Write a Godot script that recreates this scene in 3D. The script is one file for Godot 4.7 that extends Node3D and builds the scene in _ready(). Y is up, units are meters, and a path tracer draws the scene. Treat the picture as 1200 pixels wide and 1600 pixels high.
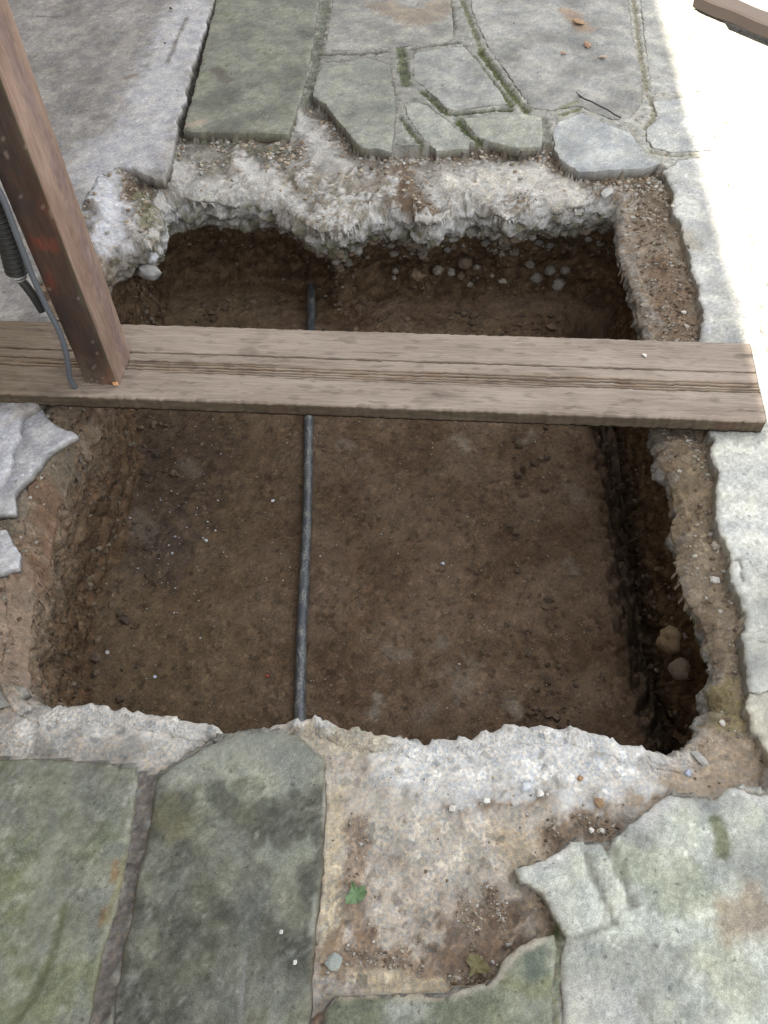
extends Node3D

# A pit dug through a broken stone patio, with a scaffold board and a porch post across it.
# Units are metres, y is up, the tops of the flagstones lie at y = 0.

const FLOOR := -0.40
const CELL := 0.006
const GX0 := -1.62
const GZ0 := -3.62
const GNX := 475
const GNZ := 622

var rng := RandomNumberGenerator.new()
var n_low: FastNoiseLite
var n_mid: FastNoiseLite
var n_fine: FastNoiseLite
var n_grit: FastNoiseLite
var n_crag: FastNoiseLite
var n_cell: FastNoiseLite
var n_facet: FastNoiseLite
var n_form: FastNoiseLite
var n_lump: FastNoiseLite
var n_lump2: FastNoiseLite
var n_patch: FastNoiseLite
var wall_at := PackedVector3Array()
var n_chunk: FastNoiseLite
var used := {}

# the ground grid: distance to the nearest flagstone and to the lip of the pit, height and colour
var g_stone := PackedByteArray()
var g_hole := PackedByteArray()
var g_broken := PackedByteArray()
var d_stone := PackedFloat32Array()
var d_lip := PackedFloat32Array()
var k_lip := PackedInt32Array()
var g_h := PackedFloat32Array()
var g_hs := PackedFloat32Array()   # the same without rubble
var g_c := PackedVector3Array()

# the lip of the pit, resampled
var lip_p := PackedVector2Array()
var lip_s := PackedVector2Array()
var lip_n := PackedVector2Array()
var lip_h := PackedFloat32Array()
var lip_z := PackedVector4Array()   # how much of the far, right, near and left side

var flag_polys: Array[PackedVector2Array] = []
var paint: Array = []     # earth, cement and moss lying on the broken ground

var m_stone: StandardMaterial3D
var m_rubble: StandardMaterial3D
var m_dirt: StandardMaterial3D
var m_floor: StandardMaterial3D
var m_gravel: StandardMaterial3D

const WHITE := Vector3(0.60, 0.58, 0.54)
const CREAM := Vector3(0.55, 0.47, 0.34)
const GREY := Vector3(0.33, 0.315, 0.285)
const TAN := Vector3(0.37, 0.28, 0.19)
const BROWN := Vector3(0.19, 0.13, 0.085)
const DARK := Vector3(0.10, 0.070, 0.048)
const MOSS := Vector3(0.105, 0.125, 0.045)


func _ready() -> void:
	# ---------------------------------------------------------------- camera, sky, sun, exposure
	var cam := Camera3D.new()
	cam.name = "camera"
	cam.fov = 64.01
	cam.near = 0.05
	cam.far = 400.0
	cam.transform = Transform3D(Basis(Vector3(0.99952, -0.01867, 0.02464), Vector3(0.03091, 0.60362, -0.79668), Vector3(-0.00000, 0.79706, 0.60390)), Vector3(0, 1.25, 0))
	add_child(cam)
	cam.current = true

	var env := Environment.new()
	env.background_mode = Environment.BG_SKY
	var sky_m := ProceduralSkyMaterial.new()
	sky_m.sky_top_color = Color(0.84, 0.852, 0.87)
	sky_m.sky_horizon_color = Color(0.95, 0.945, 0.93)
	sky_m.sky_curve = 0.2
	sky_m.ground_bottom_color = Color(0.42, 0.40, 0.36)
	sky_m.ground_horizon_color = Color(0.62, 0.62, 0.60)
	sky_m.sky_energy_multiplier = 1.0
	var sky := Sky.new()
	sky.sky_material = sky_m
	env.sky = sky
	env.tonemap_mode = Environment.TONE_MAPPER_LINEAR
	env.tonemap_exposure = 3.5
	env.sdfgi_enabled = true
	env.ssao_enabled = true
	env.ssil_enabled = true
	var we := WorldEnvironment.new()
	we.name = "environment"
	we.environment = env
	add_child(we)

	var sun := DirectionalLight3D.new()
	sun.name = "sun"
	sun.light_energy = 1.6
	sun.light_color = Color(1.0, 0.965, 0.90)
	sun.light_angular_distance = 0.9
	sun.shadow_enabled = true
	add_child(sun)
	sun.look_at_from_position(Vector3.ZERO, Vector3(0.458, -0.884, 0.0), Vector3(0, 0, 1))

	rng.seed = 4711
	make_noises()
	make_materials()
	build_surroundings()
	trace_ground()
	build_ground()
	build_flagstones()
	build_pit_wall()
	build_pit_floor()
	build_board_and_post()
	build_stones()
	build_small_things()


# ==================================================================== helpers

func called(kind: String) -> String:
	if not used.has(kind):
		used[kind] = 0
		return kind
	used[kind] += 1
	return "%s_%03d" % [kind, used[kind]]


func tag(o: Node3D, label: String, category: String, group := "", kind := "") -> Node3D:
	if label: o.set_meta("label", label)
	if category: o.set_meta("category", category)
	if group: o.set_meta("group", group)
	if kind: o.set_meta("kind", kind)
	return o


func put(kind: String, mesh: Mesh, mat: Material, parent: Node = self) -> MeshInstance3D:
	var o := MeshInstance3D.new()
	o.name = called(kind) if parent == self else kind
	o.mesh = mesh
	o.material_override = mat
	parent.add_child(o, true)
	return o


func pts(a: Array) -> PackedVector2Array:
	var p := PackedVector2Array()
	for i in range(0, a.size(), 2):
		p.append(Vector2(a[i], a[i + 1]) * 0.001)
	return p


func noise(freq: float, kind: int, octaves: int, sd: int) -> FastNoiseLite:
	var n := FastNoiseLite.new()
	n.seed = sd
	n.frequency = freq
	n.noise_type = kind
	n.fractal_type = FastNoiseLite.FRACTAL_FBM if octaves > 1 else FastNoiseLite.FRACTAL_NONE
	n.fractal_octaves = octaves
	return n


func make_noises() -> void:
	n_low = noise(5.0, FastNoiseLite.TYPE_SIMPLEX_SMOOTH, 2, 1)
	n_mid = noise(19.0, FastNoiseLite.TYPE_SIMPLEX, 3, 2)
	n_fine = noise(75.0, FastNoiseLite.TYPE_SIMPLEX, 2, 3)
	n_grit = noise(210.0, FastNoiseLite.TYPE_SIMPLEX, 1, 4)
	n_crag = noise(15.0, FastNoiseLite.TYPE_SIMPLEX, 4, 5)
	n_crag.fractal_type = FastNoiseLite.FRACTAL_RIDGED
	n_cell = noise(42.0, FastNoiseLite.TYPE_CELLULAR, 2, 6)
	n_cell.cellular_return_type = FastNoiseLite.RETURN_DISTANCE2_SUB
	n_form = noise(9.0, FastNoiseLite.TYPE_SIMPLEX_SMOOTH, 2, 9)
	n_patch = noise(34.0, FastNoiseLite.TYPE_SIMPLEX, 4, 10)
	n_patch.domain_warp_enabled = true
	n_patch.domain_warp_amplitude = 0.02
	n_patch.domain_warp_frequency = 30.0
	n_lump = lumpy(19.0, 21)
	n_lump2 = lumpy(47.0, 22)
	n_facet = faceted(8.5, 7)
	n_chunk = faceted(23.0, 8)


func lumpy(freq: float, sd: int) -> FastNoiseLite:
	# rounded lumps with creases between them
	var n := noise(freq, FastNoiseLite.TYPE_CELLULAR, 1, sd)
	n.cellular_return_type = FastNoiseLite.RETURN_DISTANCE
	n.domain_warp_enabled = true
	n.domain_warp_amplitude = 0.45 / freq
	n.domain_warp_frequency = freq * 1.3
	return n


func faceted(freq: float, sd: int) -> FastNoiseLite:
	# broken cement: warped cells, each at a level of its own
	var n := noise(freq, FastNoiseLite.TYPE_CELLULAR, 1, sd)
	n.cellular_return_type = FastNoiseLite.RETURN_CELL_VALUE
	n.domain_warp_enabled = true
	n.domain_warp_amplitude = 0.9 / freq
	n.domain_warp_frequency = freq * 0.9
	n.domain_warp_fractal_type = FastNoiseLite.DOMAIN_WARP_FRACTAL_PROGRESSIVE
	n.domain_warp_fractal_octaves = 2
	return n


func ss(a: float, b: float, x: float) -> float:
	return smoothstep(a, b, x)


func tex_noise(freq: float, kind: int, octaves: int, sd: int, size: int) -> PackedByteArray:
	var n := noise(freq, kind, octaves, sd)
	if kind == FastNoiseLite.TYPE_CELLULAR:
		n.cellular_return_type = FastNoiseLite.RETURN_CELL_VALUE
	var im := n.get_seamless_image(size, size, false, false, 0.1, true)
	im.convert(Image.FORMAT_L8)
	return im.get_data()


func grey_tex(b: PackedByteArray, size: int) -> ImageTexture:
	return ImageTexture.create_from_image(Image.create_from_data(size, size, false, Image.FORMAT_L8, b))


func rgb_tex(b: PackedByteArray, w: int, h: int) -> ImageTexture:
	return ImageTexture.create_from_image(Image.create_from_data(w, h, false, Image.FORMAT_RGB8, b))


func make_materials() -> void:
	var size := 1024
	var a := tex_noise(0.012, FastNoiseLite.TYPE_SIMPLEX, 4, 11, size)
	var b := tex_noise(0.09, FastNoiseLite.TYPE_SIMPLEX, 2, 12, size)
	var c := tex_noise(0.35, FastNoiseLite.TYPE_SIMPLEX, 1, 13, size)
	var g := tex_noise(0.07, FastNoiseLite.TYPE_CELLULAR, 1, 14, size)
	var g2 := tex_noise(0.20, FastNoiseLite.TYPE_CELLULAR, 1, 15, size)
	var stone := PackedByteArray()
	var stone_h := PackedByteArray()
	var rub := PackedByteArray()
	var rub_h := PackedByteArray()
	for buf in [stone, rub]:
		buf.resize(size * size * 3)
	stone.resize(size * size * 3)
	rub.resize(size * size * 3)
	stone_h.resize(size * size)
	rub_h.resize(size * size)
	for i in size * size:
		var va := a[i] / 255.0
		var vb := b[i] / 255.0
		var vc := c[i] / 255.0
		var vg := g[i] / 255.0
		var vg2 := g2[i] / 255.0
		# stone: soft mottling, fine speckle, a few dark pores and pale flecks
		var s := 0.80 + 0.16 * (va - 0.5) + 0.13 * (vb - 0.5) + 0.20 * (vc - 0.5)
		if vg2 > 0.975: s += 0.10
		if vg2 < 0.012 and vb < 0.42: s -= 0.16
		s = clampf(s, 0.0, 1.0)
		stone[i * 3] = int(255 * clampf(s + 0.012 * (va - 0.5), 0, 1))
		stone[i * 3 + 1] = int(255 * s)
		stone[i * 3 + 2] = int(255 * clampf(s - 0.05 * (va - 0.5), 0, 1))
		stone_h[i] = int(255 * clampf(0.5 + 0.5 * (va - 0.5) + 0.3 * (vb - 0.5) + 0.2 * (vc - 0.5) - (0.15 if vg2 < 0.012 else 0.0), 0, 1))
		# rubble: grains and grit of many tones
		var r := 0.78 + 0.18 * (va - 0.5) + 0.14 * (vb - 0.5) + 0.16 * (vc - 0.5) + 0.10 * (vg2 - 0.5)
		if vg > 0.90: r += 0.12 * (vb + 0.3)
		if vg < 0.08: r -= 0.16 * (vb + 0.3)
		r = clampf(r, 0.0, 1.0)
		var warm := 0.05 * (vg2 - 0.5)
		rub[i * 3] = int(255 * clampf(r + warm, 0, 1))
		rub[i * 3 + 1] = int(255 * r)
		rub[i * 3 + 2] = int(255 * clampf(r - warm * 1.3, 0, 1))
		rub_h[i] = int(255 * clampf(0.45 + 0.35 * (va - 0.5) + 0.5 * (vb - 0.5) + 0.45 * (vg2 - 0.5) + 0.3 * (vc - 0.5) + (0.15 if vg > 0.9 else 0.0), 0, 1))
	var t_stone := rgb_tex(stone, size, size)
	var t_stone_h := grey_tex(stone_h, size)
	var t_rub := rgb_tex(rub, size, size)
	var t_rub_h := grey_tex(rub_h, size)
	m_stone = ground_material("flagstone", t_stone, t_stone_h, 0.05, 0.82, 0.9)
	m_rubble = ground_material("mortar rubble", t_rub, t_rub_h, 0.08, 0.95, 1.1)
	m_dirt = ground_material("earth", t_rub, t_rub_h, 0.22, 1.0, 1.4)
	m_dirt.metallic_specular = 0.2
	m_floor = ground_material("trodden earth", t_rub, t_rub_h, 0.10, 1.0, 1.3)
	m_floor.metallic_specular = 0.2
	m_gravel = ground_material("gravel", t_stone, t_stone_h, 0.08, 0.9, 3.0)


func ground_material(called_: String, t: Texture2D, h: Texture2D, relief: float, rough: float, scale_: float) -> StandardMaterial3D:
	var m := StandardMaterial3D.new()
	m.resource_name = called_
	m.vertex_color_use_as_albedo = true
	m.albedo_color = Color(1.0, 1.0, 1.0)
	m.albedo_texture = t
	m.uv1_triplanar = true
	m.uv1_world_triplanar = true
	m.uv1_scale = Vector3.ONE * scale_
	m.heightmap_enabled = true
	m.heightmap_texture = h
	m.heightmap_scale = relief
	m.roughness = rough
	m.metallic_specular = 0.35
	return m


func plain_material(called_: String, c: Color, rough: float) -> StandardMaterial3D:
	var m := StandardMaterial3D.new()
	m.resource_name = called_
	m.albedo_color = c.linear_to_srgb()
	m.roughness = rough
	return m


func grid_mesh(v: PackedVector3Array, c: PackedColorArray, idx: PackedInt32Array, uv := PackedVector2Array()) -> ArrayMesh:
	# drops unused vertices and gives smooth normals
	var n := PackedVector3Array()
	n.resize(v.size())
	for i in range(0, idx.size(), 3):
		var p := v[idx[i]]
		var q := (v[idx[i + 2]] - p).cross(v[idx[i + 1]] - p)
		n[idx[i]] += q
		n[idx[i + 1]] += q
		n[idx[i + 2]] += q
	var keep := PackedInt32Array()
	keep.resize(v.size())
	keep.fill(-1)
	var v2 := PackedVector3Array()
	var n2 := PackedVector3Array()
	var c2 := PackedColorArray()
	var u2 := PackedVector2Array()
	var i2 := PackedInt32Array()
	i2.resize(idx.size())
	for i in idx.size():
		var k := idx[i]
		if keep[k] < 0:
			keep[k] = v2.size()
			v2.append(v[k])
			n2.append(n[k].normalized() if n[k].length_squared() > 0.0 else Vector3.UP)
			c2.append(c[k])
			if uv.size():
				u2.append(uv[k])
		i2[i] = keep[k]
	var a := []
	a.resize(Mesh.ARRAY_MAX)
	a[Mesh.ARRAY_VERTEX] = v2
	a[Mesh.ARRAY_NORMAL] = n2
	a[Mesh.ARRAY_COLOR] = c2
	if uv.size():
		a[Mesh.ARRAY_TEX_UV] = u2
	a[Mesh.ARRAY_INDEX] = i2
	var m := ArrayMesh.new()
	m.add_surface_from_arrays(Mesh.PRIMITIVE_TRIANGLES, a)
	return m


func col(v: Vector3) -> Color:
	return Color(maxf(v.x, 0.004), maxf(v.y, 0.004), maxf(v.z, 0.004))


func box_part(kind: String, size: Vector3, at: Vector3, mat: Material, parent: Node, turn := 0.0) -> MeshInstance3D:
	var bm := BoxMesh.new()
	bm.size = size
	var o := put(kind, bm, mat, parent)
	o.position = at
	o.rotation.y = turn
	return o


# ==================================================================== what stands round the patio

func build_surroundings() -> void:
	# the ground outside the patio, one sheet to the horizon with an opening where the patio lies
	var v := PackedVector3Array()
	var c := PackedColorArray()
	var idx := PackedInt32Array()
	var x1 := GX0 + (GNX - 1) * CELL
	var z1 := GZ0 + (GNZ - 1) * CELL
	var xs := [-150.0, -8.0, GX0 + 0.02, x1 - 0.02, 6.0, 150.0]
	var zs := [-150.0, -8.0, GZ0 + 0.02, z1 - 0.02, 4.0, 150.0]
	for j in 6:
		for i in 6:
			v.append(Vector3(xs[i], -0.02, zs[j]))
			c.append(col(Vector3(0.56, 0.54, 0.49)))
	for j in 5:
		for i in 5:
			if i == 2 and j == 2:
				continue
			var k := j * 6 + i
			idx.append_array([k, k + 1, k + 6, k + 1, k + 7, k + 6])
	var g := put("ground", grid_mesh(v, c, idx), m_rubble)
	tag(g, "pale concrete ground in full sun beside the patio", "ground", "", "structure")

	# the porch: its roof rests on the post and on the house wall, and shades the patio from the sun
	var wood := plain_material("porch timber", Color(0.20, 0.11, 0.07), 0.7)
	var wallm := plain_material("house render", Color(0.55, 0.52, 0.46), 0.95)
	var roof := Node3D.new()
	roof.name = called("porch_roof")
	add_child(roof)
	roof.position = Vector3(-0.52, 2.42, -1.3)
	roof.rotation.y = -0.112
	tag(roof, "timber porch roof carried by the brown post, above the frame", "roof")
	box_part("edge_beam", Vector3(0.09, 0.14, 9.0), Vector3(-0.08, 0.07, 0), wood, roof)
	box_part("roof_deck", Vector3(2.6, 0.03, 9.2), Vector3(-1.30, 0.155, 0), wood, roof)
	for k in 11:
		box_part("rafter", Vector3(2.4, 0.10, 0.05), Vector3(-1.33, 0.085, -4.2 + 0.84 * k), wood, roof)
	var wall := Node3D.new()
	wall.name = called("house_wall")
	add_child(wall)
	wall.position = Vector3(-3.1, 0, -1.3)
	wall.rotation.y = -0.112
	tag(wall, "pale rendered house wall behind the porch", "wall")
	box_part("wall", Vector3(0.25, 3.0, 12.0), Vector3(0, 1.49, 0), wallm, wall)
	box_part("plinth", Vector3(0.29, 0.3, 12.1), Vector3(0.01, 0.14, 0), plain_material("plinth", Color(0.2, 0.2, 0.19), 0.95), wall)


# ==================================================================== plan of the ground

func add_lip(a: Array) -> void:
	# a: x, z, height, side of every corner, all in mm
	var corners := PackedVector2Array()
	var hs := PackedFloat32Array()
	var zs := PackedInt32Array()
	for i in range(0, a.size(), 4):
		corners.append(Vector2(a[i], a[i + 1]) * 0.001)
		hs.append(a[i + 2] * 0.001)
		zs.append(a[i + 3])
	var n := corners.size()
	var step := 0.005
	var raw := PackedVector2Array()
	var rh := PackedFloat32Array()
	var rz := PackedInt32Array()
	for i in n:
		var p := corners[i]
		var q := corners[(i + 1) % n]
		var m := maxi(1, int(round(p.distance_to(q) / step)))
		for k in m:
			var t := float(k) / m
			raw.append(p.lerp(q, t))
			rh.append(lerpf(hs[i], hs[(i + 1) % n], t))
			rz.append(zs[i])
	var cnt := raw.size()
	lip_z.resize(cnt)
	lip_s.resize(cnt)
	lip_n.resize(cnt)
	lip_p.resize(cnt)
	lip_h.resize(cnt)
	for i in cnt:
		var sum := Vector2.ZERO
		var zz := Vector4.ZERO
		var hh := 0.0
		for d in range(-22, 23):
			var k := (i + d + cnt) % cnt
			sum += raw[k]
			zz[rz[k]] += 1.0
			if absi(d) <= 5: hh += rh[k]
		lip_s[i] = sum / 45.0
		lip_z[i] = zz / 45.0
		lip_h[i] = hh / 11.0
	var mid := Vector2.ZERO
	for p in raw:
		mid += p / cnt
	for i in cnt:
		var t := (lip_s[(i + 14) % cnt] - lip_s[(i - 14 + cnt) % cnt]).normalized()
		var nn := Vector2(-t.y, t.x)
		if nn.dot(lip_s[i] - mid) < 0: nn = -nn
		lip_n[i] = nn
		var p := raw[i]
		var rough := 1.0 if lip_z[i].w < 0.5 else 0.7
		lip_p[i] = p + nn * rough * (0.0007 * n_fine.get_noise_2dv(p) + 0.007 * facet2(n_chunk, 23.0, p.x, p.y) + 0.0045 * n_mid.get_noise_2d(p.x * 1.2, p.y * 1.2))


func fill(poly: PackedVector2Array, into: PackedByteArray, value := 1) -> void:
	var n := poly.size()
	var lo := 1e9
	var hi := -1e9
	for p in poly:
		lo = minf(lo, p.y)
		hi = maxf(hi, p.y)
	for j in range(maxi(0, int((lo - GZ0) / CELL)), mini(GNZ, int((hi - GZ0) / CELL) + 2)):
		var z := GZ0 + j * CELL
		var cuts := PackedFloat32Array()
		for i in n:
			var p := poly[i]
			var q := poly[(i + 1) % n]
			if (p.y > z) != (q.y > z):
				cuts.append(p.x + (q.x - p.x) * (z - p.y) / (q.y - p.y))
		cuts.sort()
		for k in range(0, cuts.size() - 1, 2):
			var a := maxi(0, int(ceil((cuts[k] - GX0) / CELL)))
			var b := mini(GNX - 1, int(floor((cuts[k + 1] - GX0) / CELL)))
			for i in range(a, b + 1):
				into[j * GNX + i] = value


func chamfer(d: PackedFloat32Array, carry: PackedInt32Array) -> void:
	var s := CELL
	var e := CELL * 1.4142
	var with := carry.size() > 0
	for pass_ in 2:
		for jj in GNZ:
			var j := jj if pass_ == 0 else GNZ - 1 - jj
			for ii in GNX:
				var i := ii if pass_ == 0 else GNX - 1 - ii
				var k := j * GNX + i
				var best := d[k]
				if best == 0.0:
					continue
				var from := -1
				var up := k - GNX if pass_ == 0 else k + GNX
				var ok := j > 0 if pass_ == 0 else j < GNZ - 1
				if ok:
					if d[up] + s < best:
						best = d[up] + s
						from = up
					if i > 0 and d[up - 1] + e < best:
						best = d[up - 1] + e
						from = up - 1
					if i < GNX - 1 and d[up + 1] + e < best:
						best = d[up + 1] + e
						from = up + 1
				if pass_ == 0 and i > 0 and d[k - 1] + s < best:
					best = d[k - 1] + s
					from = k - 1
				if pass_ == 1 and i < GNX - 1 and d[k + 1] + s < best:
					best = d[k + 1] + s
					from = k + 1
				if from >= 0:
					d[k] = best
					if with: carry[k] = carry[from]


func roughened(poly: PackedVector2Array, amount: float, sd: float) -> PackedVector2Array:
	var out := PackedVector2Array()
	var n := poly.size()
	for i in n:
		var p := poly[i]
		var q := poly[(i + 1) % n]
		var m := maxi(1, int(round(p.distance_to(q) / 0.006)))
		var side := (q - p).normalized().orthogonal()
		for k in m:
			var r := p.lerp(q, float(k) / m)
			var w := n_mid.get_noise_3d(r.x, r.y, sd) * 1.3 + 0.5 * n_fine.get_noise_3d(r.x, r.y, sd)
			out.append(r + side * (w + (1.2 * n_low.get_noise_3d(r.x * 2.0, r.y * 2.0, sd) if amount > 0.006 else 0.0)) * amount)
	return out


# every flagstone: outline (mm), [height mm, base colour (painted darker left, paler right, as the light falls), moss, dark stains, pale crust, roughness of outline mm]
func flag_list() -> Array:
	return [
		# far side, left to right
		[[-563, -3752, -557, -3326, -559, -2778, -563, -2401, -536, -2388, -421, -2378, -251, -2364, -220, -2546, -191, -2938, -178, -3298, -165, -3720], 2, Vector3(0.27, 0.275, 0.225), 0.45, 0.35, 0.1, 3],
		[[-124, -3717, -129, -3295, -149, -2902, -38, -2889, 74, -2905, 259, -2931, 286, -2953, 301, -3263, 319, -3682], 1, Vector3(0.34, 0.33, 0.295), 0.10, 0.15, 0.15, 3],
		[[-152, -2823, -70, -2809, -6, -2832, 64, -2786, 78, -2567, 66, -2374, 54, -2239, -38, -2276, -102, -2433, -145, -2533, -181, -2584, -173, -2709], 0, Vector3(0.31, 0.315, 0.27), 0.3, 0.25, 0.2, 3],
		[[154, -2862, 316, -2889, 348, -2799, 404, -2563, 417, -2502, 364, -2490, 248, -2469, 227, -2486, 166, -2624, 135, -2681, 143, -2813], 2, Vector3(0.36, 0.36, 0.33), 0.1, 0.15, 0.15, 3],
		[[101, -2510, 146, -2531, 170, -2513, 227, -2398, 283, -2282, 273, -2247, 184, -2239, 149, -2308, 110, -2436], 1, Vector3(0.36, 0.365, 0.32), 0.15, 0.1, 0.2, 3],
		[[275, -2422, 374, -2435, 470, -2433, 507, -2404, 502, -2334, 484, -2245, 415, -2246, 371, -2270, 313, -2305, 281, -2387], 2, Vector3(0.40, 0.405, 0.34), 0.15, 0.1, 0.3, 3],
		[[374, -3677, 371, -3123, 395, -2888, 450, -2635, 482, -2474, 540, -2451, 631, -2473, 712, -2387, 770, -2391, 824, -2481, 860, -2642, 884, -2912, 933, -3216, 1003, -3627], 1, Vector3(0.37, 0.36, 0.33), 0.08, 0.28, 0.12, 3],
		[[1047, -3623, 976, -3213, 910, -2816, 865, -2534, 979, -2543, 1014, -2545, 1074, -2899, 1123, -3202, 1188, -3612], 1, Vector3(0.42, 0.41, 0.37), 0.08, 0.1, 0.2, 3],
		[[529, -2325, 553, -2382, 630, -2430, 701, -2358, 753, -2308, 764, -2205, 802, -2139, 769, -2118, 668, -2110, 570, -2109, 534, -2164, 521, -2223], 3, Vector3(0.46, 0.47, 0.455), 0.0, 0.10, 0.1, 3],
		[[858, -2486, 969, -2499, 1028, -2503, 981, -2206, 925, -2199, 847, -2193, 801, -2223, 792, -2259, 801, -2316, 852, -2390], 2, Vector3(0.49, 0.49, 0.46), 0.05, 0.1, 0.2, 3],
		[[806, -2109, 857, -2159, 924, -2168, 979, -2172, 944, -1898, 907, -1631, 866, -1369, 727, -1374, 762, -1565, 780, -1735, 787, -1863, 801, -2020], 2, Vector3(0.52, 0.515, 0.48), 0.05, 0.1, 0.3, 8],
		# right side, away from the viewer first
		[[723, -1353, 866, -1346, 827, -1076, 794, -800, 753, -562, 589, -560, 589, -589, 594, -627, 602, -670, 614, -701, 612, -720, 618, -756, 614, -779, 622, -826, 626, -866, 628, -914, 654, -1010, 676, -1119], 4, Vector3(0.54, 0.54, 0.49), 0.10, 0.12, 0.4, 8],
		[[587, -550, 750, -551, 712, -413, 595, -441, 585, -460, 584, -482, 572, -509], 2, Vector3(0.54, 0.51, 0.42), 0.1, 0.1, 0.3, 8],
		# near side
		[[173, -296, 215, -307, 258, -333, 310, -330, 341, -352, 394, -383, 420, -398, 454, -392, 482, -385, 520, -406, 551, -391, 595, -397, 736, -388, 627, -28, 204, -39, 216, -135, 221, -180, 235, -203, 218, -235, 202, -267, 179, -280], 3, Vector3(0.47, 0.49, 0.43), 0.16, 0.2, 0.5, 4],
		[[-104, -47, -100, -126, -79, -146, -20, -147, 56, -144, 70, -150, 121, -156, 141, -178, 169, -198, 214, -211, 220, -194, 207, -158, 198, -114, 190, -39], 1, Vector3(0.25, 0.262, 0.205), 0.40, 0.4, 0.3, 4],
		[[-362, -447, -313, -480, -265, -508, -241, -516, -205, -517, -174, -515, -148, -506, -104, -466, -101, -394, -108, -269, -116, -174, -119, -47, -376, -54, -376, -196, -368, -320], 5, Vector3(0.182, 0.186, 0.150), 0.27, 0.7, 0.35, 3],
		[[-775, -478, -615, -482, -534, -479, -462, -472, -399, -462, -392, -437, -391, -294, -405, -197, -408, -55, -717, -62], 4, Vector3(0.232, 0.240, 0.190), 0.60, 0.3, 0.4, 3],
		# left side: smooth cement slab, then the grey pieces that stick out over the earth
		[[-2606, -3916, -584, -3754, -564, -3327, -583, -2771, -583, -2395, -583, -2252, -584, -2126, -644, -2155, -715, -2202, -776, -2162, -787, -2052, -777, -1946, -753, -1846, -770, -1766, -826, -1730, -849, -1693, -816, -1617, -770, -1549, -740, -1454, -727, -1288, -734, -1248, -761, -1223, -754, -1142, -755, -1053, -797, -994, -1231, -904], 9, Vector3(0.350, 0.330, 0.312), 0.0, 0.12, 0.25, 7],
		[[-771, -1260, -738, -1270, -699, -1221, -639, -1185, -661, -1165, -689, -1139, -708, -1080, -737, -1039, -721, -983, -749, -981, -819, -965, -840, -1037, -760, -1063, -763, -1171], -9, Vector3(0.47, 0.47, 0.485), 0.0, 0.15, 0.25, 3],
		[[-802, -941, -729, -947, -712, -918, -689, -886, -685, -857, -716, -848, -775, -845], -14, Vector3(0.55, 0.55, 0.57), 0.0, 0.2, 0.25, 3],
		[[-717, -627, -660, -620, -619, -621, -609, -607, -637, -586, -701, -572], -22, Vector3(0.30, 0.29, 0.26), 0.0, 0.2, 0.2, 2],
	]


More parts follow.
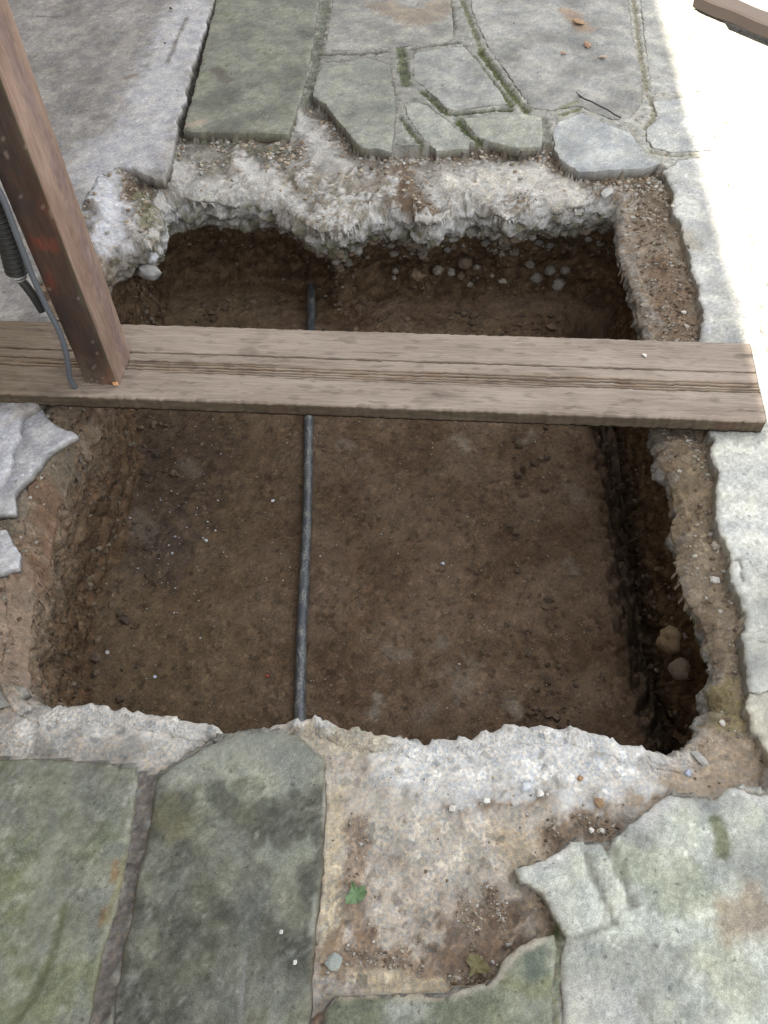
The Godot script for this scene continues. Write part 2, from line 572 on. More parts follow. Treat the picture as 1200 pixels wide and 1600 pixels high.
func trace_ground() -> void:
	add_lip([-699, -1867, -40, 0, -635, -1897, -40, 0, -592, -1873, -40, 0, -582, -1920, -40, 0, -597, -2122, -50, 0, -589, -2160, -50, 0, -534, -2125, -50, 0, -492, -2110, -50, 0, -443, -2123, -50, 0, -395, -2130, -50, 0, -333, -2107, -50, 0, -274, -2104, -50, 0, -236, -2039, -50, 0, -188, -1976, -50, 0, -149, -1939, -50, 0, -115, -1949, -50, 0, -80, -1935, -50, 0, -45, -1987, -50, 0, -4, -2045, -50, 0, 44, -2055, -50, 0, 100, -2040, -50, 0, 108, -1972, -50, 0, 142, -1965, -50, 0, 181, -1977, -50, 0, 225, -2052, -50, 0, 264, -2081, -50, 0, 317, -2028, -50, 0, 355, -1971, -50, 0, 404, -2014, -50, 0, 469, -2038, -50, 0, 554, -2018, -50, 0, 641, -2057, -50, 0, 673, -2030, -50, 1, 644, -1895, -58, 1, 631, -1759, -66, 1, 643, -1680, -66, 1, 636, -1591, -64, 1, 627, -1484, -62, 1, 604, -1332, -60, 1, 581, -1188, -58, 1, 579, -1136, -58, 1, 578, -1096, -58, 1, 586, -1066, -58, 1, 584, -1014, -58, 1, 578, -969, -58, 1, 560, -919, -58, 1, 564, -874, -58, 1, 550, -846, -58, 1, 547, -803, -58, 1, 554, -767, -58, 1, 563, -736, -58, 1, 568, -682, -58, 1, 567, -657, -56, 1, 564, -627, -54, 1, 541, -577, -54, 1, 535, -551, -52, 1, 518, -530, -50, 1, 493, -494, -46, 1, 470, -484, -42, 2, 450, -468, -38, 2, 414, -479, -34, 2, 369, -489, -32, 2, 351, -505, -32, 2, 322, -512, -32, 2, 288, -524, -32, 2, 266, -519, -32, 2, 240, -523, -32, 2, 201, -529, -32, 2, 161, -520, -32, 2, 125, -504, -32, 2, 87, -511, -32, 2, 42, -498, -32, 2, 20, -511, -32, 2, -11, -520, -32, 2, -48, -526, -32, 2, -84, -536, -32, 2, -125, -554, -30, 2, -148, -544, -32, 2, -173, -543, -38, 2, -217, -529, -42, 2, -268, -524, -36, 2, -291, -538, -16, 2, -360, -548, -12, 2, -381, -551, -12, 2, -431, -567, -12, 2, -502, -579, -12, 2, -533, -573, -14, 2, -578, -583, -18, 2, -610, -602, -60, 3, -649, -653, -110, 3, -667, -704, -115, 3, -686, -827, -115, 3, -673, -882, -115, 3, -684, -996, -112, 3, -687, -1064, -108, 3, -665, -1174, -104, 3, -644, -1294, -100, 3, -643, -1424, -96, 3, -692, -1554, -90, 3, -734, -1676, -70, 3, -739, -1764, -58, 3])
	var n := GNX * GNZ
	g_stone.resize(n)
	g_hole.resize(n)
	g_broken.resize(n)
	var sd := 0.0
	for f in flag_list():
		sd += 3.7
		var p := roughened(pts(f[0]), f[6] * 0.001, sd)
		flag_polys.append(p)
		fill(p, g_stone)
	fill(lip_p, g_hole)
	fill(pts([-727, -2244, -656, -2200, -590, -2163, -588, -2285, -575, -2432, -254, -2409, -188, -2617, -147, -2574, -104, -2472, -38, -2313, 55, -2272, 107, -2272, 187, -2271, 281, -2280, 376, -2292, 495, -2278, 529, -2255, 543, -2199, 579, -2143, 678, -2144, 781, -2151, 814, -2107, 798, -1893, 771, -1590, 739, -1409, 687, -1137, 665, -1026, 638, -928, 636, -880, 624, -792, 628, -768, 621, -712, 604, -652, 599, -598, 596, -567, 581, -517, 594, -490, 594, -459, 565, -403, 529, -412, 489, -391, 461, -398, 426, -405, 346, -357, 315, -335, 262, -339, 219, -312, 176, -301, 174, -285, 202, -275, 222, -239, 219, -215, 172, -202, 143, -181, 123, -159, 71, -153, 57, -148, -20, -151, -80, -149, -114, -124, -116, -192, -109, -274, -102, -400, -103, -470, -151, -516, -208, -525, -270, -518, -318, -488, -369, -453, -402, -470, -470, -480, -625, -490, -789, -492, -1033, -1067, -772, -1057, -772, -1243, -743, -1270, -738, -1309, -754, -1477, -783, -1574, -863, -1720, -839, -1757, -782, -1794, -765, -1875, -800, -2085, -789, -2197]), g_broken)
	d_stone.resize(n)
	d_lip.resize(n)
	k_lip.resize(n)
	for i in n:
		d_stone[i] = 0.0 if g_stone[i] else 9.0
		d_lip[i] = 9.0
	for i in lip_p.size():
		var p := lip_p[i]
		var a := int(round((p.x - GX0) / CELL))
		var b := int(round((p.y - GZ0) / CELL))
		if a < 0 or b < 0 or a >= GNX or b >= GNZ:
			continue
		d_lip[b * GNX + a] = 0.0
		k_lip[b * GNX + a] = i
	chamfer(d_stone, PackedInt32Array())
	chamfer(d_lip, k_lip)
	# earth, cement and moss: place, reach (m), colour, how much
	paint = paint_list()


# lines of moss and dirt in the joints, and patches on the broken ground
func paint_list() -> Array:
	var out := []
	for e in [
		[[104, -2197, 109, -2114, 118, -2050], 0.05, BROWN, 0.9],
		[[257, -2281, 330, -2260, 405, -2266, 493, -2226], 0.022, DARK, 0.75],
		[[543, -2189, 624, -2134, 710, -2113, 767, -2126], 0.05, Vector3(0.21, 0.165, 0.11), 0.9],
		[[739, -2079, 785, -2045, 774, -1924], 0.06, Vector3(0.26, 0.20, 0.135), 0.8],
		[[209, -2125, 319, -2152, 410, -2156, 494, -2109, 522, -2060], 0.06, Vector3(0.66, 0.62, 0.55), 0.95],
		[[-42, -2382, 33, -2305, 69, -2250], 0.03, GREY, 0.6],
		[[-537, -2338, -417, -2278, -303, -2254], 0.03, Vector3(0.30, 0.285, 0.24), 0.8],
		[[-116, -2193, -43, -2139, 11, -2152], 0.04, Vector3(0.34, 0.30, 0.245), 0.8],
		[[-262, -2168, -205, -2100], 0.03, Vector3(0.27, 0.225, 0.16), 0.8],
		[[140, -2195, 172, -2111, 205, -2077], 0.035, Vector3(0.40, 0.38, 0.34), 0.7],
		[[-371, -2265, -311, -2204, -264, -2119], 0.035, Vector3(0.70, 0.68, 0.64), 0.95],
		[[-583, -2243, -519, -2166, -442, -2129, -331, -2097, -241, -2080], 0.045, WHITE, 0.85],
		[[-219, -2487, -177, -2409, -146, -2298, -98, -2226], 0.04, WHITE, 0.9],
		[[-161, -2562, -100, -2404, -42, -2309], 0.025, Vector3(0.23, 0.21, 0.18), 0.9],
		[[-565, -2413, -444, -2369, -270, -2323], 0.02, Vector3(0.20, 0.205, 0.15), 0.85],
		[[-344, -2309, -268, -2287, -232, -2321], 0.03, Vector3(0.15, 0.14, 0.11), 0.8],
		[[-783, -2181, -723, -2050, -706, -1901], 0.05, Vector3(0.68, 0.68, 0.71), 0.95],
		[[-689, -2152, -687, -2094], 0.02, BROWN, 0.9],
		[[-652, -2109, -615, -1984], 0.022, Vector3(0.25, 0.235, 0.14), 0.8],
		[[719, -1733, 721, -1606, 703, -1467], 0.035, Vector3(0.24, 0.165, 0.11), 0.9],
		[[619, -1094, 614, -993, 599, -885], 0.04, Vector3(0.30, 0.23, 0.15), 0.8],
		[[588, -841, 586, -744, 579, -654], 0.05, Vector3(0.33, 0.265, 0.19), 0.8],
		[[552, -566, 556, -521], 0.035, Vector3(0.30, 0.25, 0.13), 0.8],
		[[523, -479, 558, -457, 447, -420, 383, -402], 0.03, Vector3(0.43, 0.345, 0.255), 0.9],
		[[84, -398, 144, -406, 234, -413], 0.02, Vector3(0.25, 0.18, 0.12), 0.85],
		[[233, -337, 308, -381, 322, -353], 0.025, Vector3(0.26, 0.185, 0.125), 0.85],
		[[39, -470, 78, -453, 150, -461, 212, -469, 292, -462, 364, -465], 0.062, Vector3(0.70, 0.69, 0.66), 0.95],
		[[-594, -546, -500, -543, -393, -529, -320, -521], 0.06, WHITE, 0.85],
		[[-564, -507, -470, -497, -388, -497], 0.02, GREY, 0.6],
		[[-136, -507, -115, -490, -74, -516, -22, -503], 0.03, Vector3(0.50, 0.44, 0.33), 0.8],
		[[-88, -413, -92, -319, -98, -209], 0.022, CREAM, 0.85],
		[[-6, -326, 41, -317, 79, -321], 0.004, Vector3(0.25, 0.22, 0.18), 0.8],
		[[112, -318, 118, -278, 125, -261], 0.010, Vector3(0.31, 0.275, 0.22), 0.7],
		[[31, -214, 43, -189], 0.006, Vector3(0.26, 0.20, 0.15), 0.7],
		[[-14, -382, 24, -362, 80, -332], 0.05, Vector3(0.53, 0.49, 0.42), 0.6],
		[[167, -348, 202, -320], 0.03, Vector3(0.52, 0.43, 0.31), 0.8],
		[[-54, -373, -59, -292, -54, -232], 0.018, Vector3(0.28, 0.20, 0.14), 0.75],
		[[-90, -209, -19, -183, 68, -169, 122, -179, 152, -210, 163, -234], 0.030, Vector3(0.25, 0.18, 0.125), 0.85],
		[[107, -211, 135, -227], 0.05, Vector3(0.20, 0.142, 0.10), 0.8],
		[[-55, -169, 15, -159, 58, -154], 0.014, CREAM, 0.9],
		[[203, -258, 212, -225], 0.02, Vector3(0.40, 0.32, 0.23), 0.8],
		[[-740, -973, -715, -1087, -677, -1155], 0.03, Vector3(0.22, 0.19, 0.14), 0.7],
		[[-704, -1078, -665, -962, -669, -871], 0.025, Vector3(0.25, 0.125, 0.075), 0.45],
		[[-694, -807, -677, -687], 0.05, Vector3(0.36, 0.27, 0.20), 0.7],
	]:
		out.append([pts(e[0]), e[1], e[2], e[3]])
	return out


func joint_list() -> Array:
	# mossy and dirty joints: line, half width (m), colour, depth (m)
	var out := []
	for e in [
		[[-552, -3326, -572, -2779, -573, -2394, -576, -2252], 0.016, Vector3(0.045, 0.038, 0.03), 0.030],
		[[-563, -3752, -557, -3326], 0.014, Vector3(0.045, 0.038, 0.03), 0.028],
		[[-152, -3296, -173, -2913, -202, -2545], 0.017, Vector3(0.19, 0.195, 0.15), 0.004],
		[[-166, -2870, -38, -2861, 48, -2874], 0.009, Vector3(0.13, 0.13, 0.10), 0.007],
		[[133, -2887, 264, -2916, 303, -2923], 0.007, Vector3(0.16, 0.15, 0.115), 0.005],
		[[102, -2894, 108, -2779, 109, -2648], 0.018, Vector3(0.13, 0.145, 0.075), 0.006],
		[[294, -3263, 290, -3027], 0.008, Vector3(0.14, 0.14, 0.11), 0.006],
		[[340, -3260, 357, -3037, 371, -2862], 0.009, Vector3(0.20, 0.20, 0.12), 0.005],
		[[367, -2862, 421, -2628, 467, -2456], 0.012, Vector3(0.13, 0.145, 0.055), 0.010],
		[[337, -2818, 385, -2630, 428, -2486], 0.010, Vector3(0.14, 0.155, 0.06), 0.008],
		[[254, -2450, 348, -2463, 426, -2466], 0.009, Vector3(0.085, 0.10, 0.035), 0.010],
		[[161, -2595, 205, -2499, 230, -2447], 0.011, Vector3(0.12, 0.135, 0.06), 0.008],
		[[257, -2415, 279, -2343, 312, -2287], 0.013, Vector3(0.08, 0.10, 0.03), 0.010],
		[[90, -2429, 119, -2335, 144, -2280], 0.008, Vector3(0.13, 0.14, 0.07), 0.006],
		[[311, -2280, 382, -2255], 0.006, Vector3(0.14, 0.13, 0.09), 0.006],
		[[514, -2403, 513, -2293, 500, -2224], 0.012, Vector3(0.25, 0.24, 0.19), 0.005],
		[[566, -2427, 628, -2454], 0.008, Vector3(0.20, 0.20, 0.10), 0.004],
		[[951, -3215, 890, -2817, 854, -2559], 0.009, Vector3(0.28, 0.26, 0.18), 0.004],
		[[853, -2519, 856, -2459, 835, -2384, 801, -2330], 0.009, Vector3(0.30, 0.28, 0.20), 0.006],
		[[786, -2204, 843, -2177, 917, -2182], 0.008, Vector3(0.33, 0.31, 0.22), 0.005],
		[[942, -2595, 997, -2612], 0.008, Vector3(0.30, 0.30, 0.16), 0.004],
		[[-380, -447, -379, -303, -392, -197, -400, -95], 0.0145, Vector3(0.175, 0.153, 0.135), 0.005],
		[[588, -556, 718, -554], 0.006, Vector3(0.25, 0.22, 0.16), 0.006],
		[[192, -273, 206, -244, 218, -215], 0.012, Vector3(0.10, 0.12, 0.04), 0.012],
		[[221, -203, 211, -158, 197, -79], 0.006, Vector3(0.25, 0.26, 0.17), 0.003],
		[[-107, -159, -110, -87], 0.014, Vector3(0.24, 0.17, 0.12), 0.012],
	]:
		out.append([pts(e[0]), e[1], e[2], e[3]])
	return out


func dist_line(p: Vector2, line: PackedVector2Array) -> float:
	var best := 1e9
	for i in line.size() - 1:
		best = minf(best, p.distance_squared_to(Geometry2D.get_closest_point_to_segment(p, line[i], line[i + 1])))
	return sqrt(best)


func line_box(line: PackedVector2Array, grow: float) -> Rect2:
	var r := Rect2(line[0], Vector2.ZERO)
	for p in line:
		r = r.expand(p)
	return r.grow(grow)


func build_ground() -> void:
	var n := GNX * GNZ
	g_h.resize(n)
	g_hs.resize(n)
	g_c.resize(n)
	for j in GNZ:
		var z := GZ0 + j * CELL
		for i in GNX:
			var k := j * GNX + i
			var x := GX0 + i * CELL
			var ds := d_stone[k]
			if ds == 0.0 and d_lip[k] > 0.05 and i % 4 and j % 4:
				continue
			var lo := n_low.get_noise_2d(x, z)
			var mi := n_mid.get_noise_2d(x, z)
			var fi := n_fine.get_noise_2d(x, z)
			var h := 0.0
			var c: Vector3
			if g_broken[k] or g_hole[k]:
				var kl := k_lip[k]
				var side := lip_z[kl]
				var dl := d_lip[k] if not g_hole[k] else 0.0
				var t := ds / (ds + dl + 0.002)
				var cr := n_crag.get_noise_2d(x, z)
				var ce := n_cell.get_noise_2d(x, z)
				var amp := 0.013 * side.x + 0.010 * side.y + 0.006 * side.z + 0.012 * side.w
				var brim := -0.032 + 0.004 * side.y
				brim = lerpf(brim, 0.006, ss(-0.66, -0.74, x) * side.x)          # the cement slab breaks off without a step
				brim = lerpf(brim, -0.012, ss(-0.26, -0.34, x) * side.z)
				h = lerpf(brim, lip_h[kl], pow(t, 1.5))
				var rub := ss(-0.25, 0.25, n_low.get_noise_2d(x * 1.9 + 11.0, z * 1.9) + 0.5 * mi)   # rubbly here, smooth there
				g_hs[k] = h + amp * 0.9 * n_form.get_noise_2d(x, z) + 0.0012 * mi
				var lump := -n_lump.get_noise_2d(x, z) - 0.35
				h += (0.010 * side.x + 0.016 * side.z * ss(0.35, 0.7, t) + 0.004 * side.y) * lump * ss(0.1, 0.5, t) * (0.5 + 0.5 * rub)
				h += amp * (0.9 * n_form.get_noise_2d(x, z) + (0.12 + 0.2 * rub) * mi + 0.03 * cr + (0.25 + 0.5 * rub) * facet2(n_facet, 8.5, x, z)) * ss(0.0, 0.25, t + dl * 3.0) + (0.1 + 0.4 * rub) * (0.0026 * facet2(n_chunk, 23.0, x, z) + 0.0010 * fi)
				# colours: fresh cement near the lip, dust and earth away from it
				var fresh := ss(-0.25, 0.35, mi + 0.8 * lo + (t - 0.55) * 1.1)
				var pa := n_patch.get_noise_2d(x, z)
				var far_c := GREY.lerp(WHITE, clampf(fresh * 0.9, 0, 1)).lerp(Vector3(0.27, 0.235, 0.175), ss(0.05, 0.45, -mi - 0.5 * pa) * 0.65).lerp(Vector3(0.24, 0.175, 0.12), ss(0.25, 0.6, pa - t * 0.5 + 0.3) * 0.5)
				var right_c := Vector3(0.355, 0.285, 0.215).lerp(Vector3(0.265, 0.205, 0.15), ss(-0.2, 0.4, mi + 0.5 * pa)).lerp(Vector3(0.33, 0.30, 0.26), ss(0.72, 0.95, t + 0.3 * mi))
				var near_c := Vector3(0.51, 0.458, 0.390).lerp(Vector3(0.44, 0.385, 0.318), ss(0.0, 0.7, 0.5 * mi + 0.35 * pa + 0.8 * lo)).lerp(WHITE * 1.1, ss(0.58, 0.80, t + 0.25 * mi))
				var left_c := Vector3(0.25, 0.185, 0.13).lerp(Vector3(0.33, 0.255, 0.19), ss(-0.2, 0.4, mi)).lerp(Vector3(0.20, 0.11, 0.07), ss(0.15, 0.6, lo + 0.6 * pa) * 0.5)
				c = far_c * side.x + right_c * side.y + near_c * side.z + left_c * side.w
				rub *= 1.0 - 0.7 * side.z
				c *= 1.0 + (0.06 + 0.12 * rub) * fi + 0.10 * rub * clampf(ce + 0.5, -0.5, 0.5)
				if fi < -0.42 - 0.25 * side.z: c = c.lerp(BROWN, 0.5)
			elif x > 0.845 - (z + 1.2) * 0.137 + 0.05:
				h = -0.004 + 0.0012 * mi
				c = Vector3(0.56, 0.54, 0.49) * (1.0 + 0.06 * mi + 0.04 * fi)
			else:
				h = -0.0012 + 0.0012 * mi + 0.0008 * fi
				c = Vector3(0.335, 0.33, 0.29).lerp(Vector3(0.47, 0.455, 0.40), ss(0.25, 0.75, x)) * (1.0 + 0.16 * mi + 0.12 * fi)
				if x < -0.2 and z > -0.7: c = c * 0.75
			g_h[k] = h
			g_c[k] = c
	for e in joint_list():
		var line: PackedVector2Array = e[0]
		var w: float = e[1]
		var r := line_box(line, w * 2.2)
		for j in range(maxi(0, int((r.position.y - GZ0) / CELL)), mini(GNZ, int((r.end.y - GZ0) / CELL) + 1)):
			for i in range(maxi(0, int((r.position.x - GX0) / CELL)), mini(GNX, int((r.end.x - GX0) / CELL) + 1)):
				var p := Vector2(GX0 + i * CELL, GZ0 + j * CELL)
				var k := j * GNX + i
				if g_broken[k]: continue
				var d := dist_line(p, line)
				var s := ss(1.3, 0.55, d / w + 0.5 * n_mid.get_noise_2dv(p) + 0.25 * n_fine.get_noise_2dv(p))
				g_h[k] -= e[3] * s * (1.0 - 0.35 * n_fine.get_noise_2dv(p))
				g_c[k] = g_c[k].lerp((e[2] as Vector3) * (1.0 + 0.35 * n_fine.get_noise_2dv(p)), s * 0.92)
	for e in paint:
		var line: PackedVector2Array = e[0]
		var w: float = e[1]
		var r := line_box(line, w * 2.0)
		for j in range(maxi(0, int((r.position.y - GZ0) / CELL)), mini(GNZ, int((r.end.y - GZ0) / CELL) + 1)):
			for i in range(maxi(0, int((r.position.x - GX0) / CELL)), mini(GNX, int((r.end.x - GX0) / CELL) + 1)):
				var p := Vector2(GX0 + i * CELL, GZ0 + j * CELL)
				var k := j * GNX + i
				if not g_broken[k]: continue
				var d := dist_line(p, line)
				var s := ss(1.35, 0.55, d / w + 0.75 * n_mid.get_noise_2dv(p) + 0.3 * n_fine.get_noise_2dv(p))
				g_c[k] = g_c[k].lerp((e[2] as Vector3) * (1.0 + 0.14 * n_fine.get_noise_2dv(p) + 0.10 * n_patch.get_noise_2dv(p)), s * e[3])
				if e[2].x > 0.45: g_h[k] = lerpf(g_h[k], g_hs[k], s * 0.85)
	# the sheet itself, left open over the pit and under the middles of the flagstones
	var v := PackedVector3Array()
	var c := PackedColorArray()
	var idx := PackedInt32Array()
	v.resize(n)
	c.resize(n)
	var deep := PackedByteArray()
	deep.resize(n)
	for j in GNZ:
		for i in GNX:
			var k := j * GNX + i
			var h := g_h[k]
			if g_hole[k]:
				h = lip_h[k_lip[k]] - 0.03
			elif d_lip[k] < 0.022:
				h -= 0.012 * (1.0 - d_lip[k] / 0.022)
			v[k] = Vector3(GX0 + i * CELL, h, GZ0 + j * CELL)
			c[k] = col(g_c[k])
	# under a flagstone only a strip along its edge is needed
	var inside := PackedFloat32Array()
	inside.resize(n)
	for i in n:
		inside[i] = 9.0 if g_stone[i] else 0.0
	chamfer(inside, PackedInt32Array())
	for k in n:
		if g_stone[k]:
			v[k].y = -0.03 if inside[k] > 0.013 else minf(v[k].y, -0.005)
			if d_lip[k] < 0.03 and g_broken[k]: v[k].y = minf(-0.05, v[k].y)
			if v[k].x < -0.58 and v[k].z > -1.5 and v[k].z < -0.5: v[k].y = minf(v[k].y, -0.036)   # the low grey pieces
			if inside[k] > 0.02: deep[k] = 1
		if g_hole[k] and d_lip[k] > 0.004: deep[k] = 1
	for j in GNZ - 1:
		for i in GNX - 1:
			var k := j * GNX + i
			if deep[k] or deep[k + 1] or deep[k + GNX] or deep[k + GNX + 1]:
				continue
			idx.append_array([k, k + 1, k + GNX, k + 1, k + GNX + 1, k + GNX])
	for k in n:
		if g_stone[k] and not deep[k]: c[k] = col(Vector3(0.2, 0.18, 0.15))
	var bed := put("mortar_bed", grid_mesh(v, c, idx), m_rubble)
	tag(bed, "broken cement bed and mortar joints between the flagstones round the pit", "mortar", "", "structure")


func height_at(x: float, z: float) -> float:
	var i := clampi(int(round((x - GX0) / CELL)), 0, GNX - 1)
	var j := clampi(int(round((z - GZ0) / CELL)), 0, GNZ - 1)
	return g_h[j * GNX + i]


func colour_at(x: float, z: float) -> Vector3:
	var i := clampi(int(round((x - GX0) / CELL)), 0, GNX - 1)
	var j := clampi(int(round((z - GZ0) / CELL)), 0, GNZ - 1)
	return g_c[j * GNX + i]


# ==================================================================== flagstones

func build_flagstones() -> void:
	var patio := Node3D.new()
	patio.name = called("patio")
	add_child(patio)
	tag(patio, "crazy paving of grey green flagstones round the open pit", "paving", "", "structure")
	var list := flag_list()
	for f in list.size():
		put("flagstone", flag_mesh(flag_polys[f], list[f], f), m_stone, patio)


# marks worn or cut into single stones: stone number, line, half width (m), depth (m), colour
func mark_list() -> Array:
	var out := []
	for e in [
		[13, [276, -314, 287, -271, 298, -233, 302, -223], 0.006, 0.004, Vector3(0.24, 0.24, 0.20)],
		[13, [312, -328, 323, -282, 334, -247], 0.007, 0.006, Vector3(0.24, 0.24, 0.20)],
		[13, [235, -203, 272, -214, 302, -223], 0.004, 0.002, Vector3(0.28, 0.28, 0.23)],
		[13, [477, -353, 480, -330, 473, -313], 0.012, 0.001, Vector3(0.16, 0.17, 0.09)],
		[13, [352, -299, 379, -255, 419, -271], 0.035, 0.0, Vector3(0.36, 0.385, 0.30)],
		[13, [274, -179, 323, -162, 377, -176], 0.03, 0.001, Vector3(0.33, 0.345, 0.31)],
		[13, [420, -175, 454, -144], 0.04, 0.0, Vector3(0.45, 0.465, 0.37)],
		[13, [347, -343, 367, -325], 0.012, 0.001, Vector3(0.30, 0.31, 0.28)],
		[13, [457, -387, 473, -375], 0.008, 0.001, Vector3(0.28, 0.285, 0.26)],
		[13, [233, -135, 280, -119], 0.03, 0.0, Vector3(0.50, 0.50, 0.45)],
		[13, [316, -133, 328, -107], 0.004, 0.001, Vector3(0.25, 0.25, 0.2)],
		[14, [-79, -136, -37, -131], 0.03, 0.0, Vector3(0.15, 0.165, 0.11)],
		[14, [-3, -130, 30, -133], 0.016, 0.0, Vector3(0.38, 0.39, 0.33)],
		[14, [63, -125, 114, -131], 0.025, 0.0, Vector3(0.16, 0.175, 0.12)],
		[14, [181, -189, 186, -166], 0.022, 0.0, Vector3(0.13, 0.155, 0.12)],
		[14, [143, -159, 175, -144, 201, -150], 0.012, 0.0, Vector3(0.24, 0.25, 0.15)],
		[14, [69, -145, 121, -153, 145, -176, 169, -195, 201, -207], 0.006, 0.001, Vector3(0.50, 0.46, 0.38)],
		[14, [-79, -146, -20, -147, 56, -143], 0.005, 0.001, Vector3(0.46, 0.40, 0.30)],
		[15, [-311, -459, -253, -478, -193, -486, -141, -454], 0.04, 0.0, Vector3(0.29, 0.30, 0.255)],
		[15, [-267, -418, -225, -379, -187, -387], 0.02, 0.0, Vector3(0.11, 0.115, 0.085)],
		[15, [-184, -332, -164, -314, -137, -331], 0.02, 0.0, Vector3(0.27, 0.285, 0.23)],
		[15, [-113, -269, -117, -221], 0.004, 0.0, Vector3(0.27, 0.275, 0.24)],
		[15, [-104, -423, -105, -366], 0.003, 0.0, Vector3(0.33, 0.32, 0.27)],
		[13, [499, -236, 476, -220], 0.035, 0.0, Vector3(0.36, 0.30, 0.22)],
		[15, [-205, -215, -209, -184, -208, -147, -201, -83], 0.0022, 0.0015, Vector3(0.27, 0.27, 0.25)],
		[15, [-204, -298, -203, -223], 0.02, 0.0, Vector3(0.13, 0.135, 0.115)],
		[15, [-337, -392, -320, -377], 0.03, 0.0, Vector3(0.15, 0.145, 0.09)],
		[16, [-468, -263, -472, -199, -488, -154, -506, -126], 0.006, 0.003, Vector3(0.15, 0.16, 0.09)],
		[16, [-389, -329, -399, -278, -406, -245], 0.006, 0.0, Vector3(0.24, 0.225, 0.13)],
		[16, [-409, -265, -412, -241], 0.0035, 0.0, Vector3(0.23, 0.15, 0.08)],
		[16, [-406, -321, -406, -299], 0.005, 0.0, Vector3(0.25, 0.17, 0.09)],
		[11, [620, -807, 642, -810, 632, -759], 0.003, 0.003, Vector3(0.18, 0.16, 0.13)],
		[11, [601, -651, 643, -646], 0.003, 0.002, Vector3(0.30, 0.30, 0.26)],
		[6, [700, -3152, 728, -3046, 741, -2995], 0.030, 0.0, Vector3(0.36, 0.26, 0.18)],
		[6, [679, -2950, 703, -2900], 0.035, 0.0, Vector3(0.25, 0.245, 0.235)],
		[6, [479, -2424, 580, -2457, 625, -2493], 0.01, 0.0, Vector3(0.25, 0.25, 0.16)],
		[6, [709, -2528, 641, -2532], 0.02, 0.0, Vector3(0.42, 0.40, 0.37)],
		[1, [56, -3226, 166, -3112, 262, -3211], 0.06, 0.0, Vector3(0.33, 0.27, 0.205)],
		[0, [-498, -2774, -467, -2707], 0.022, 0.0, Vector3(0.15, 0.135, 0.11)],
		[0, [-560, -2423, -504, -2446], 0.016, 0.0, Vector3(0.42, 0.36, 0.28)],
		[10, [796, -1807, 799, -1752], 0.02, 0.004, Vector3(0.46, 0.42, 0.34)],
		[17, [-634, -3222, -662, -2785, -676, -2457, -700, -2225], 0.10, 0.0, Vector3(0.60, 0.595, 0.61)],
		[17, [-733, -2313, -768, -2195], 0.12, 0.0, Vector3(0.55, 0.545, 0.56)],
		[17, [-832, -3030, -834, -2666], 0.03, 0.0, Vector3(0.40, 0.375, 0.35)],
		[17, [-837, -2467, -811, -2484], 0.018, 0.0, Vector3(0.24, 0.225, 0.205)],
		[17, [-783, -2727, -765, -2748], 0.016, 0.0, Vector3(0.24, 0.19, 0.16)],
		[17, [-1183, -3208, -1103, -3213], 0.005, 0.001, Vector3(0.16, 0.15, 0.135)],
		[17, [-668, -2830, -646, -3170], 0.008, 0.0, Vector3(0.24, 0.22, 0.20)],
		[17, [-752, -1150, -746, -1048, -824, -1171], 0.08, 0.0, Vector3(0.74, 0.74, 0.79)],
	]:
		out.append([e[0], pts(e[1]), e[2], e[3], e[4]])
	return out


